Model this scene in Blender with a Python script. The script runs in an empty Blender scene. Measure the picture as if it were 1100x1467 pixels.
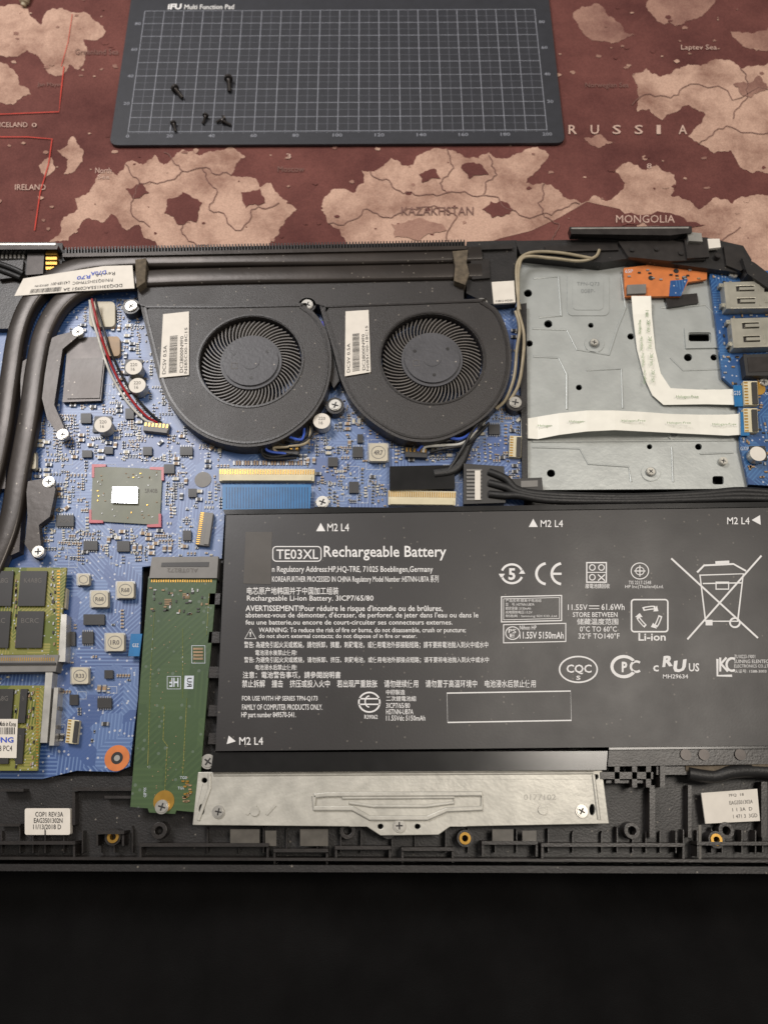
import bpy, math, random
from mathutils import Vector
from mathutils.geometry import tessellate_polygon
# ---------------------------------------------------------------- desk survey
# Plan coordinates were measured on the photograph and rectified onto level planes
# (z in mm above the desk); everything below is real geometry in metres.
TH=math.radians(20); F=1101.0; H=285.0
cT,sT=math.cos(TH),math.sin(TH)
def W(px,py,z):
    x=px-550.0; v=733.5-py
    dy=v*cT+F*sT; dz=v*sT-F*cT
    t=(H-z)/(-dz)
    return Vector((x*t/1000,dy*t/1000,z/1000))
def PX(v):
    x,y,z=v[0]*1000,v[1]*1000,v[2]*1000-H
    cy=y*cT+z*sT; cz=-y*sT+z*cT
    return (550+F*x/(-cz),733.5-F*cy/(-cz))
scene=bpy.context.scene
LINKS=[]
def lin(c):
    r=[]
    for k in c:
        k/=255.
        r.append(k/12.92 if k<=.04045 else ((k+.055)/1.055)**2.4)
    return (*r,1)
# ---------------------------------------------------------------- materials
def base_mat(name):
    m=bpy.data.materials.new(name); m.use_nodes=True
    nt=m.node_tree; b=nt.nodes['Principled BSDF']
    return m,nt,b
def N(nt,t,**k):
    n=nt.nodes.new(t)
    for a,b in k.items(): setattr(n,a,b)
    return n
def mixc(nt,fac,a,b,mode='MIX'):
    n=nt.nodes.new('ShaderNodeMix'); n.data_type='RGBA'; n.blend_type=mode
    for s,v in ((0,fac),(6,a),(7,b)):
        if isinstance(v,bpy.types.NodeSocket): nt.links.new(v,n.inputs[s])
        else: n.inputs[s].default_value=v
    return n.outputs[2]
def mth(nt,op,a,b=None,c=None):
    n=nt.nodes.new('ShaderNodeMath'); n.operation=op
    for i,v in enumerate((a,b,c)):
        if v is None: continue
        if isinstance(v,bpy.types.NodeSocket): nt.links.new(v,n.inputs[i])
        else: n.inputs[i].default_value=v
    return n.outputs[0]
def M(name,col,rough=.5,metal=0,var=.15,scale=250,bump=0,bscale=1500,spec=.5,dust=0,coat=0):
    m,nt,b=base_mat(name)
    tc=N(nt,'ShaderNodeTexCoord')
    nz=N(nt,'ShaderNodeTexNoise'); nz.inputs['Scale'].default_value=scale; nz.inputs['Detail'].default_value=5
    nt.links.new(tc.outputs['Object'],nz.inputs['Vector'])
    c=lin(col)
    d=(c[0]*(1-var),c[1]*(1-var),c[2]*(1-var),1); e=(min(1,c[0]*(1+var)),min(1,c[1]*(1+var)),min(1,c[2]*(1+var)),1)
    r=N(nt,'ShaderNodeMapRange'); r.inputs[1].default_value=.3; r.inputs[2].default_value=.7
    nt.links.new(nz.outputs[0],r.inputs[0])
    o=mixc(nt,r.outputs[0],d,e)
    if dust>0:
        v=N(nt,'ShaderNodeTexVoronoi'); v.inputs['Scale'].default_value=420
        nt.links.new(tc.outputs['Object'],v.inputs['Vector'])
        s5=N(nt,'ShaderNodeSeparateColor'); nt.links.new(v.outputs['Color'],s5.inputs[0])
        k=mth(nt,'MULTIPLY',mth(nt,'LESS_THAN',v.outputs['Distance'],.13),mth(nt,'GREATER_THAN',s5.outputs[0],.7))
        k=mth(nt,'MULTIPLY',k,dust)
        o=mixc(nt,k,o,lin((190,180,165)))
    nt.links.new(o,b.inputs['Base Color'])
    b.inputs['Metallic'].default_value=metal
    b.inputs['Specular IOR Level'].default_value=spec
    b.inputs['Coat Weight'].default_value=coat
    n4=N(nt,'ShaderNodeTexNoise'); n4.inputs['Scale'].default_value=55; n4.inputs['Detail'].default_value=7
    nt.links.new(tc.outputs['Object'],n4.inputs['Vector'])
    rr=mth(nt,'MULTIPLY_ADD',n4.outputs[0],.5*rough,rough*.75)
    nt.links.new(rr,b.inputs['Roughness'])
    if bump>0:
        n3=N(nt,'ShaderNodeTexNoise'); n3.inputs['Scale'].default_value=bscale; n3.inputs['Detail'].default_value=3
        nt.links.new(tc.outputs['Object'],n3.inputs['Vector'])
        bp=N(nt,'ShaderNodeBump'); bp.inputs['Strength'].default_value=bump; bp.inputs['Distance'].default_value=.0003
        nt.links.new(n3.outputs[0],bp.inputs['Height']); nt.links.new(bp.outputs[0],b.inputs['Normal'])
    return m
def pcb(name,base,trace,sc=1.0,via=.8,lam=.75,spec=1.0,wsc=250):
    m,nt,b=base_mat(name)
    tc=N(nt,'ShaderNodeTexCoord'); O=tc.outputs['Object']
    vo=N(nt,'ShaderNodeTexVoronoi'); vo.inputs['Scale'].default_value=90*sc; vo.distance='CHEBYCHEV'
    nt.links.new(O,vo.inputs['Vector'])
    sep=N(nt,'ShaderNodeSeparateColor'); nt.links.new(vo.outputs['Color'],sep.inputs[0])
    outs=[]
    for rot in (0,45,90,-45):
        mp=N(nt,'ShaderNodeMapping'); mp.inputs['Rotation'].default_value=(0,0,math.radians(rot))
        nt.links.new(O,mp.inputs['Vector'])
        w=N(nt,'ShaderNodeTexWave'); w.inputs['Scale'].default_value=wsc*sc; w.inputs['Distortion'].default_value=.0
        nt.links.new(mp.outputs[0],w.inputs['Vector']); outs.append(w.outputs[1])
    a=outs[0]
    for i,th in enumerate((.25,.5,.75)):
        g=mth(nt,'GREATER_THAN',sep.outputs[0],th)
        n=N(nt,'ShaderNodeMix'); nt.links.new(g,n.inputs[0]); nt.links.new(a,n.inputs[2]); nt.links.new(outs[i+1],n.inputs[3]); a=n.outputs[0]
    line=mth(nt,'GREATER_THAN',a,.7)
    on=mth(nt,'GREATER_THAN',sep.outputs[1],.35)
    line=mth(nt,'MULTIPLY',line,on)
    nz=N(nt,'ShaderNodeTexNoise'); nz.inputs['Scale'].default_value=40; nz.inputs['Detail'].default_value=6
    nt.links.new(O,nz.inputs['Vector'])
    c=lin(base)
    col=mixc(nt,nz.outputs[0],(c[0]*.6,c[1]*.65,c[2]*.7,1),(c[0]*1.4,c[1]*1.35,c[2]*1.3,1))
    pour=mth(nt,'GREATER_THAN',sep.outputs[2],.6)
    col=mixc(nt,mth(nt,'MULTIPLY',pour,.35),col,lin(trace))
    col=mixc(nt,mth(nt,'MULTIPLY',line,lam),col,lin(trace))
    v2=N(nt,'ShaderNodeTexVoronoi'); v2.inputs['Scale'].default_value=620*sc; nt.links.new(O,v2.inputs['Vector'])
    s2=N(nt,'ShaderNodeSeparateColor'); nt.links.new(v2.outputs['Color'],s2.inputs[0])
    vi=mth(nt,'MULTIPLY',mth(nt,'LESS_THAN',v2.outputs['Distance'],.24),mth(nt,'GREATER_THAN',s2.outputs[0],.6))
    col=mixc(nt,mth(nt,'MULTIPLY',vi,via),col,lin((175,178,186)))
    nt.links.new(col,b.inputs['Base Color'])
    b.inputs['Roughness'].default_value=.43; b.inputs['Specular IOR Level'].default_value=spec
    bp=N(nt,'ShaderNodeBump'); bp.inputs['Strength'].default_value=.05; bp.inputs['Distance'].default_value=.0001
    nt.links.new(a,bp.inputs['Height']); nt.links.new(bp.outputs[0],b.inputs['Normal'])
    return m
def mapmat(name,a,b2,sc1=18,lo=.36,hi=.64):
    m,nt,b=base_mat(name)
    tc=N(nt,'ShaderNodeTexCoord'); O=tc.outputs['Object']
    n1=N(nt,'ShaderNodeTexNoise'); n1.inputs['Scale'].default_value=sc1; n1.inputs['Detail'].default_value=9; n1.inputs['Roughness'].default_value=.68
    nt.links.new(O,n1.inputs['Vector'])
    r=N(nt,'ShaderNodeMapRange'); r.inputs[1].default_value=lo; r.inputs[2].default_value=hi; nt.links.new(n1.outputs[0],r.inputs[0])
    col=mixc(nt,r.outputs[0],lin(a),lin(b2))
    n2=N(nt,'ShaderNodeTexNoise'); n2.inputs['Scale'].default_value=1500; n2.inputs['Detail'].default_value=1; nt.links.new(O,n2.inputs['Vector'])
    col=mixc(nt,.3,col,n2.outputs[0],'OVERLAY')
    nt.links.new(col,b.inputs['Base Color'])
    b.inputs['Roughness'].default_value=.85; b.inputs['Specular IOR Level'].default_value=.2
    w=N(nt,'ShaderNodeTexNoise'); w.inputs['Scale'].default_value=2500; nt.links.new(O,w.inputs['Vector'])
    bp=N(nt,'ShaderNodeBump'); bp.inputs['Strength'].default_value=.3; bp.inputs['Distance'].default_value=.0002
    nt.links.new(w.outputs[0],bp.inputs['Height']); nt.links.new(bp.outputs[0],b.inputs['Normal'])
    return m
m_sea=mapmat('mat_print_sea',(80,45,42),(108,66,60))
m_land=mapmat('mat_print_land',(128,95,82),(182,150,132),34,.34,.58)
m_land2=mapmat('mat_print_land_shade',(112,78,70),(150,116,102),40,.34,.6)
m_border=M('mat_print_border',(108,76,68),.85)
m_mtext=M('mat_print_lettering',(182,154,140),.85)
m_mtextd=M('mat_print_dark_lettering',(110,80,72),.85)
m_red=M('mat_print_red',(176,54,40),.8)
m_cut=M('cutting_mat_rubber',(36,37,43),.55,bump=.4,var=.12)
m_cutl=M('cutting_mat_lines',(128,130,138),.6)
m_cutl2=M('cutting_mat_fine_lines',(88,90,97),.6)
m_cloth=M('black_fabric',(8,7,7),.9,var=.4,scale=30,bump=.7,bscale=2200,spec=.15)
m_plas=M('black_chassis_plastic',(25,22,21),.45,var=.3,bump=.3,dust=.25)
m_plas2=M('chassis_ridge_plastic',(36,32,30),.36,var=.3,bump=.2)
m_gloss=M('glossy_black',(16,15,15),.2,var=.3,spec=.6)
m_fan=M('fan_housing_black',(40,36,34),.44,var=.12,scale=60,bump=.35,bscale=2600,dust=.3)
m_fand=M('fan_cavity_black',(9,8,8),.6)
m_blade=M('fan_blade_grey',(98,93,88),.4,var=.25)
m_hub=M('fan_hub_grey',(66,65,68),.5,var=.16,scale=120,bump=.5,bscale=700,dust=.5)
m_pipe=M('heat_pipe_black_metal',(52,46,42),.34,metal=.35,var=.22,scale=40,bump=.2,bscale=300,dust=.25)
m_batt=M('battery_film_black',(34,31,31),.42,var=.07,scale=25,bump=.05,dust=.14)
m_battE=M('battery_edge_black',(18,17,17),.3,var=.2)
m_white=M('printed_white',(214,212,210),.6,var=.04)
m_stick=M('white_sticker',(208,201,190),.55,var=.05)
m_ink=M('black_ink',(26,24,24),.6)
m_ink2=M('grey_ink',(90,86,82),.6)
m_bink=M('blue_ink',(40,70,170),.6)
m_steel=M('zinc_steel_sheet',(163,166,163),.4,metal=.3,var=.1,scale=90,bump=.25,bscale=500,dust=.1)
m_steel2=M('galvanised_bracket',(176,173,164),.42,metal=.3,var=.14,scale=220,bump=.2,bscale=900)
m_steeld=M('steel_sheet_recess',(122,125,124),.45,metal=.25,var=.12)
m_embos=M('bracket_stamped_mark',(150,147,140),.45,metal=.3)
m_silver=M('silver_metal',(184,181,174),.34,metal=.75,var=.15)
m_solder=M('solder_end',(150,150,150),.4,metal=.4,var=.25)
m_port=M('port_shell_metal',(178,174,160),.3,metal=.55,var=.18,scale=120)
m_dsteel=M('dark_steel',(62,58,56),.35,metal=.6,var=.2)
m_gold=M('gold_contact',(184,142,66),.3,metal=.7)
m_orange=M('orange_copper_mask',(190,108,52),.5,var=.12)
m_pcb=pcb('blue_circuit_board',(26,66,124),(92,120,164))
m_pcb2=pcb('blue_circuit_board_io',(22,68,120),(60,106,152),spec=.5)
m_ssd=pcb('green_circuit_board',(56,76,46),(72,92,56),.7,via=.12,lam=.35,spec=.4)
m_ram=pcb('memory_circuit_board',(88,98,34),(152,142,76),1.3,spec=.4)
m_chip=M('black_chip_epoxy',(38,36,35),.45,var=.12)
m_sub=M('chip_substrate',(104,106,90),.45,var=.1,dust=.2)
m_die=M('silicon_die',(214,216,222),.15,metal=.6,var=.04)
m_cream=M('cream_connector',(196,186,156),.5,var=.08)
m_tan=M('ceramic_tan',(142,116,86),.5,var=.2)
m_beige=M('inductor_beige',(180,172,152),.5,var=.1)
m_blueC=M('blue_flat_cable',(8,98,152),.35,var=.15)
m_blueD=M('blue_flat_cable_dark',(6,60,104),.35,var=.15)
m_wribbon=M('white_flat_cable',(222,219,208),.42,var=.04)
m_green=M('green_print',(100,130,80),.6)
m_cabk=M('black_cable_sleeve',(22,21,21),.5,var=.2,bump=.4)
m_redw=M('red_wire',(150,30,34),.4); m_whw=M('white_wire',(190,188,180),.4); m_blw=M('blue_wire',(60,90,180),.4)
m_beigew=M('beige_wire',(150,138,114),.5)
m_foam=M('grey_foam',(88,78,64),.9,var=.35,scale=500,bump=1)
m_redglue=M('red_epoxy',(160,48,58),.35)
m_tape=M('grey_tape_patch',(74,70,66),.6,var=.08)
m_ctape=M('clear_grey_tape',(84,80,74),.25,var=.2)
m_silk=M('white_silkscreen',(190,196,205),.6)
m_slot=M('slot_grey_plastic',(112,109,105),.5,var=.1)
m_bt=M('blue_tape',(60,60,170),.4)
# ---------------------------------------------------------------- mesh builder
def cat(pts,closed=False,n=5):
    out=[]; L=len(pts)
    rng_=range(L) if closed else range(L-1)
    for i in rng_:
        g=lambda k:(pts[k%L] if closed else pts[max(0,min(L-1,k))])
        p0,p1,p2,p3=g(i-1),g(i),g(i+1),g(i+2)
        for j in range(n):
            t=j/n
            out.append(tuple(.5*(2*b+(c-a)*t+(2*a-5*b+4*c-d)*t*t+(3*b-a-3*c+d)*t**3) for a,b,c,d in zip(p0,p1,p2,p3)))
    if not closed: out.append(tuple(pts[-1]))
    return out
def area(P): return sum(P[i-1][0]*P[i][1]-P[i][0]*P[i-1][1] for i in range(len(P)))/2
_tx={}
def glyphs(s,off):
    k=(s,off)
    if k in _tx: return _tx[k]
    cu=bpy.data.curves.new('t','FONT'); cu.body=s; cu.resolution_u=2; cu.offset=off
    ob=bpy.data.objects.new('t',cu); scene.collection.objects.link(ob)
    dg=bpy.context.evaluated_depsgraph_get()
    me=bpy.data.meshes.new_from_object(ob.evaluated_get(dg))
    vs=[(v.co.x,v.co.y) for v in me.vertices]; fs=[tuple(p.vertices) for p in me.polygons]
    bpy.data.objects.remove(ob); bpy.data.curves.remove(cu); bpy.data.meshes.remove(me)
    _tx[k]=(vs,fs); return vs,fs
class MB:
    def __init__(s): s.v=[];s.f=[];s.m=[];s.mats=[]
    def mi(s,m):
        if m not in s.mats: s.mats.append(m)
        return s.mats.index(m)
    def add(s,vs,fs,mat):
        o=len(s.v); i=s.mi(mat); s.v+= [Vector(v) for v in vs]
        for f in fs: s.f.append(tuple(o+k for k in f)); s.m.append(i)
    def wprism(s,P,z0,z1,mat,side=None,holes=None):
        P=[(p[0],p[1]) for p in P]
        if area(P)<0: P=P[::-1]
        n=len(P); a,b=z0/1000,z1/1000
        if not holes:
            s.add([(x,y,b) for x,y in P],[tuple(range(n))],mat)
            o=[(x,y,b) for x,y in P]+[(x,y,a) for x,y in P]
            s.add(o,[(i,n+i,n+(i+1)%n,(i+1)%n) for i in range(n)],side or mat)
            s.add([(x,y,a) for x,y in P],[tuple(range(n))[::-1]],side or mat)
        else:
            hs=[]
            for h in holes:
                h=[(p[0],p[1]) for p in h]
                if area(h)>0: h=h[::-1]
                hs.append(h)
            loops=[[Vector((x,y,0)) for x,y in l] for l in [P]+hs]
            tris=tessellate_polygon(loops); allp=[p for l in [P]+hs for p in l]
            def up(t,sgn):
                A=area([allp[k] for k in t]); return tuple(t) if A*sgn>0 else tuple(t)[::-1]
            N_=len(allp)
            vs=[(x,y,b) for x,y in allp]+[(x,y,a) for x,y in allp]
            fs=[up(t,1) for t in tris]+[tuple(k+N_ for k in up(t,-1)) for t in tris]
            s.add(vs,fs,mat); o=len(s.v)-len(vs); base=0; si=s.mi(side or mat)
            for l in [P]+hs:
                n=len(l)
                for i in range(n):
                    s.f.append((o+base+i,o+N_+base+i,o+N_+base+(i+1)%n,o+base+(i+1)%n)); s.m.append(si)
                base+=n
    def prism(s,pts,z0,z1,mat,side=None,holes=None,zm=None):
        zm=z1 if zm is None else zm
        s.wprism([W(p[0],p[1],zm) for p in pts],z0,z1,mat,side,[[W(p[0],p[1],zm) for p in h] for h in holes] if holes else None)
    def rect(s,x0,y0,x1,y1,z0,z1,mat,side=None): s.prism([(x0,y0),(x1,y0),(x1,y1),(x0,y1)],z0,z1,mat,side)
    def flat(s,pts,z,mat):
        P=[W(p[0],p[1],z) for p in pts]
        if area(P)<0: P=P[::-1]
        s.add(P,[tuple(range(len(P)))],mat)
    def tess(s,pts,z,mat):
        P=[W(p[0],p[1],z) for p in pts]
        fs=[]
        for t in tessellate_polygon([[Vector((p.x*1000,p.y*1000,0)) for p in P]]):
            A=area([P[k] for k in t])
            if abs(A)<1e-12: continue
            fs.append(tuple(t) if A>0 else tuple(t)[::-1])
        s.add(P,fs,mat)
    def wbox(s,c,w,d,z0,z1,ang,mat,side=None):
        ca,sa=math.cos(ang),math.sin(ang); w/=2000;d/=2000
        s.wprism([(c[0]+x*ca-y*sa,c[1]+x*sa+y*ca) for x,y in ((-w,-d),(w,-d),(w,d),(-w,d))],z0,z1,mat,side)
    def cyl(s,px,py,r,z0,z1,mat,n=28,side=None,r_in=None):
        c=W(px,py,z1)
        P=[(c.x+r/1000*math.cos(2*math.pi*i/n),c.y+r/1000*math.sin(2*math.pi*i/n)) for i in range(n)]
        h=None
        if r_in: h=[[(c.x+r_in/1000*math.cos(2*math.pi*i/n),c.y+r_in/1000*math.sin(2*math.pi*i/n)) for i in range(n)]]
        s.wprism(P,z0,z1,mat,side,h)
    def text(s,t,x0,y0,x1,y1,z,mat,off=0.0,quad=None):
        vs,fs=glyphs(t,off)
        if not vs: return
        ax,bx=min(v[0] for v in vs),max(v[0] for v in vs); ay,by=min(v[1] for v in vs),max(v[1] for v in vs)
        q=quad or [(x0,y0),(x1,y0),(x1,y1),(x0,y1)]
        out=[]
        for x,y in vs:
            u=(x-ax)/(bx-ax+1e-9); w=1-(y-ay)/(by-ay+1e-9)
            X=(1-w)*((1-u)*q[0][0]+u*q[1][0])+w*((1-u)*q[3][0]+u*q[2][0])
            Y=(1-w)*((1-u)*q[0][1]+u*q[1][1])+w*((1-u)*q[3][1]+u*q[2][1])
            out.append(W(X,Y,z))
        s.add(out,fs,mat)
    def line(s,p,q,w,z,mat):
        dx,dy=q[0]-p[0],q[1]-p[1]; L=math.hypot(dx,dy) or 1; nx,ny=-dy/L*w/2,dx/L*w/2
        s.flat([(p[0]+nx,p[1]+ny),(q[0]+nx,q[1]+ny),(q[0]-nx,q[1]-ny),(p[0]-nx,p[1]-ny)],z,mat)
    def path(s,pts,w,z,mat,closed=False):
        n=len(pts); P=[W(a,b,z) for a,b in pts]; w=w/3800
        L=[];R=[]
        for i in range(n):
            a=P[(i-1)%n] if closed or i>0 else P[i]; b=P[(i+1)%n] if closed or i<n-1 else P[i]
            d=(b-a); d.z=0; d=d.normalized() if d.length>0 else Vector((1,0,0)); nn=Vector((-d.y,d.x,0))
            L.append(P[i]+nn*w/2); R.append(P[i]-nn*w/2)
        k=n if closed else n-1
        s.add(L+R,[(i,n+i,n+(i+1)%n,(i+1)%n) for i in range(k)],mat)
    def ring(s,cx,cy,rx,ry,w,z,mat,n=36,a0=0,a1=360):
        full=(a1-a0)>=360
        s.path([(cx+rx*math.cos(math.radians(a0+(a1-a0)*i/n)),cy-ry*math.sin(math.radians(a0+(a1-a0)*i/n))) for i in range(n if full else n+1)],w,z,mat,full)
    def box_outline(s,x0,y0,x1,y1,w,z,mat,sk=0):
        for p,q in (((x0-w/2,y0+sk),(x1+w/2,y0)),((x0-w/2,y1+sk),(x1+w/2,y1))): s.line(p,q,w,z,mat)
        s.line((x0,y0+sk+w/2),(x0,y1+sk-w/2),w,z,mat); s.line((x1,y0+w/2),(x1,y1-w/2),w,z,mat)
    def band(s,pts,w,z0,z1,mat,smooth=6,c=None):
        P=[W(a,b,z1) for a,b in (cat(pts,n=smooth) if smooth else pts)]; n=len(P); w=w/1000; c=(c if c is not None else min(1.2,(z1-z0)*.45))/1000
        prof=[(-w/2,z0/1000),(-w/2,z1/1000-c),(-w/2+c*.3,z1/1000-c*.3),(-w/2+c,z1/1000),(w/2-c,z1/1000),(w/2-c*.3,z1/1000-c*.3),(w/2,z1/1000-c),(w/2,z0/1000)]
        vs=[]
        for i in range(n):
            d=P[min(n-1,i+1)]-P[max(0,i-1)]; d.z=0; d.normalize(); nn=Vector((-d.y,d.x,0))
            for a,z in prof: vs.append((P[i].x-nn.x*a,P[i].y-nn.y*a,z))
        k=len(prof); fs=[]
        for i in range(n-1):
            for j in range(k): fs.append((i*k+j,i*k+(j+1)%k,(i+1)*k+(j+1)%k,(i+1)*k+j))
        fs.append(tuple(range(k))); fs.append(tuple((n-1)*k+j for j in range(k))[::-1])
        s.add(vs,fs,mat)
    def tube(s,pts,r,mat,n=8,smooth=5,radii=None):
        Q=cat(pts,n=smooth) if smooth else pts
        P=[W(a,b,z) for a,b,z in Q]; m=len(P); vs=[]; fs=[]
        for i in range(m):
            d=(P[min(m-1,i+1)]-P[max(0,i-1)]).normalized()
            u=d.cross(Vector((0,0,1)))
            if u.length<.01: u=Vector((1,0,0))
            u.normalize(); v=u.cross(d); rr=(radii[i] if radii else r)/1000
            for j in range(n):
                a=2*math.pi*j/n; vs.append(P[i]+u*math.cos(a)*rr+v*math.sin(a)*rr)
        for i in range(m-1):
            for j in range(n): fs.append((i*n+j,i*n+(j+1)%n,(i+1)*n+(j+1)%n,(i+1)*n+j))
        fs.append(tuple(range(n))[::-1]); fs.append(tuple((m-1)*n+j for j in range(n)))
        s.add(vs,fs,mat)
    def ribbon(s,pairs,mat,th=.25):
        A=[W(l[0],l[1],z) for l,r,z in pairs]; B=[W(r[0],r[1],z) for l,r,z in pairs]; n=len(A)
        dn=Vector((0,0,th/1000)); vs=A+B+[a-dn for a in A]+[b-dn for b in B]; fs=[]
        for i in range(n-1):
            fs+=[(i,n+i,n+i+1,i+1),(2*n+i,2*n+i+1,3*n+i+1,3*n+i),(i,i+1,2*n+i+1,2*n+i),(n+i,3*n+i,3*n+i+1,n+i+1)]
        fs+=[(0,2*n,3*n,n),(n-1,2*n-1,4*n-1,3*n-1)]
        s.add(vs,fs,mat)
    def build(s,name,parent=None,bevel=0,smooth=False,label=None,kind=None,seg=2):
        if not s.v: return None
        xs=[v.x for v in s.v];ys=[v.y for v in s.v];zs=[v.z for v in s.v]
        c=Vector(((min(xs)+max(xs))/2,(min(ys)+max(ys))/2,min(zs)))
        me=bpy.data.meshes.new(name); me.from_pydata([tuple(v-c) for v in s.v],[],s.f)
        for m in s.mats: me.materials.append(m)
        for p,i in zip(me.polygons,s.m): p.material_index=i; p.use_smooth=smooth
        me.update(); o=bpy.data.objects.new(name,me); o.location=c; scene.collection.objects.link(o)
        if bevel:
            b=o.modifiers.new('bevel','BEVEL'); b.width=bevel/1000; b.segments=seg; b.limit_method='ANGLE'; b.angle_limit=math.radians(40)
        if smooth:
            try: me.set_sharp_from_angle(angle=math.radians(45))
            except Exception: pass
        if parent: LINKS.append((o,parent))
        if label: o['label']=label
        if kind: o['kind']=kind
        return o
def rrect(x0,y0,x1,y1,r,n=5):
    out=[]
    for cx,cy,a in ((x1-r,y0+r,-90),(x1-r,y1-r,0),(x0+r,y1-r,90),(x0+r,y0+r,180)):
        for i in range(n+1):
            t=math.radians(a+90*i/n); out.append((cx+r*math.cos(t),cy+r*math.sin(t)))
    return out
def frac(pts,depth,amp,rng):
    for d in range(depth):
        o=[]
        for i in range(len(pts)):
            a=pts[i]; b=pts[(i+1)%len(pts)]; o.append(a)
            dx,dy=b[0]-a[0],b[1]-a[1]; k=rng.uniform(-amp,amp)
            o.append(((a[0]+b[0])/2-dy*k,(a[1]+b[1])/2+dx*k))
        pts=o
    return pts
def inside(p,poly):
    x,y=p; r=False; j=len(poly)-1
    for i in range(len(poly)):
        a,b=poly[i],poly[j]
        if (a[1]>y)!=(b[1]>y) and x<(b[0]-a[0])*(y-a[1])/(b[1]-a[1])+a[0]: r=not r
        j=i
    return r
rng=random.Random(7)
# ---------------------------------------------------------------- desk mat with world map
b=MB()
b.wprism([(-.6,-.25),(.6,-.25),(.6,.75),(-.6,.75)],-3,0,m_sea)
z=.12
lands=[
 [(-60,20),(30,8),(48,26),(60,35),(75,12),(130,22),(152,45),(138,58),(120,56),(112,100),(100,92),(88,108),(72,106),(60,88),(40,72),(10,82),(-60,75)],
 [(132,268),(150,246),(168,252),(182,232),(205,236),(222,222),(235,236),(262,214),(290,222),(330,208),(352,225),(336,240),(330,252),(365,255),(372,268),(388,262),(405,285),(425,300),(408,316),(400,335),(380,380),(230,380),(222,345),(206,340),(200,322),(182,330),(160,306),(150,318),(128,312),(112,328),(98,345),(70,352),(88,318),(112,300),(108,284)],
 [(462,290),(480,270),(508,276),(522,262),(518,244),(545,240),(560,226),(592,236),(612,216),(640,213),(668,226),(700,218),(730,226),(770,210),(786,222),(772,242),(752,262),(776,262),(800,272),(832,292),(852,280),(872,287),(895,262),(880,245),(900,232),(925,244),(940,236),(965,250),(960,280),(1000,300),(1020,284),(1048,292),(1080,280),(1120,296),(1180,290),(1180,400),(500,400),(495,345),(470,320)],
 [(905,108),(925,98),(945,110),(960,106),(985,92),(1020,86),(1060,98),(1100,90),(1200,80),(1200,262),(1120,262),(1092,246),(1060,240),(1045,215),(1022,220),(1000,206),(985,196),(996,182),(1010,165),(985,150),(962,162),(948,172),(930,156),(912,160),(915,140)],
 [(-60,60),(-20,80),(20,100),(45,135),(20,150),(-60,150)],
 [(820,20),(850,5),(880,28),(910,50),(870,60),(835,48)],
 [(925,10),(960,-30),(1060,-30),(1010,18),(975,36),(940,30)],
 [(1045,45),(1110,30),(1190,50),(1150,72),(1080,70)],
 [(-60,-60),(140,-60),(120,-10),(60,-20),(10,-10),(-60,-30)],
 [(82,215),(105,195),(120,215),(108,245),(92,250),(98,228)],
 [(56,238),(75,226),(80,240),(66,254)],
 [(836,198),(860,192),(880,204),(858,212)],
]
for i,L in enumerate(lands): b.tess(frac(L,4,.17,rng),z+i*.004,m_land2 if i in (5,6,7,11) else m_land)
for i in range(200):
    x=rng.uniform(-20,1120); y=rng.choice([rng.uniform(-20,110),rng.uniform(190,350)]); r=rng.uniform(1,5)
    P=[(x+r*rng.uniform(.5,1.4)*math.cos(a),y+r*.6*rng.uniform(.5,1.4)*math.sin(a)) for a in [k*math.pi/4 for k in range(8)]]
    b.flat(P,.2+i*.001,rng.choice((m_land,m_sea,m_land2)))
for i,L in enumerate([[(240,285),(262,275),(290,290),(282,318),(256,322),(235,305)],[(600,250),(625,243),(632,256),(605,262)],[(1050,120),(1085,108),(1100,125),(1075,140)],[(345,275),(372,270),(380,290),(352,298)],
          [(690,300),(720,288),(735,300),(705,312)],[(560,320),(600,312),(640,330),(600,345),(565,340)],[(885,310),(960,305),(1010,322),(950,330),(890,324)],[(180,270),(205,262),(214,276),(190,284)],[(660,240),(690,236),(700,250),(672,256)]]):
    b.tess(frac(L,3,.2,rng),.42+i*.003,m_sea if i not in (2,5) else m_land2)
for L in [[(470,320),(520,300),(560,312),(610,296),(655,310),(640,345)],[(700,222),(712,250),(690,280),(730,300),(790,308),(830,292)],[(180,235),(200,262),(188,290),(215,325)],[(235,218),(262,245),(290,240),(330,250)],[(290,240),(310,270),(300,300),(345,330)],[(345,330),(360,300),(400,290)],[(530,245),(560,262),(600,280),(640,276),(690,280)],
          [(1000,206),(1040,180),(1100,190),(1180,170)],[(905,150),(960,140),(1000,120),(1100,128)],[(870,345),(900,330),(980,340),(1060,325)],[(200,262),(240,258),(262,245)],[(640,213),(650,240),(630,262),(640,276)],[(780,262),(770,290),(800,320),(790,345)],[(262,322),(270,345),(300,350)],[(1060,98),(1070,140),(1050,170)]]:
    P=L
    for _ in range(3):
        o=[]
        for i in range(len(P)-1):
            a,c=P[i],P[i+1]; k=rng.uniform(-.2,.2); o+= [a,((a[0]+c[0])/2-(c[1]-a[1])*k,(a[1]+c[1])/2+(c[0]-a[0])*k)]
        o.append(P[-1]); P=o
    b.path(P,1.6,.5,m_border)
for i,ch in enumerate("RUSSIA"): b.text(ch,814+i*31.5,179,826+i*31.5-(6 if ch=='I' else 0),192,.55,m_mtext,.01)
b.text("KAZAKHSTAN",575,296,678,308,.6,m_mtextd,.0); b.text("MONGOLIA",882,308,966,319,.6,m_mtext,0)
b.text("Moscow",398,238,436,246,.6,m_mtextd); b.text("IRELAND",22,264,66,272,.6,m_mtext); b.text("North",137,240,160,248,.6,m_mtext); b.text("Sea",140,250,157,256,.6,m_mtext)
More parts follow.
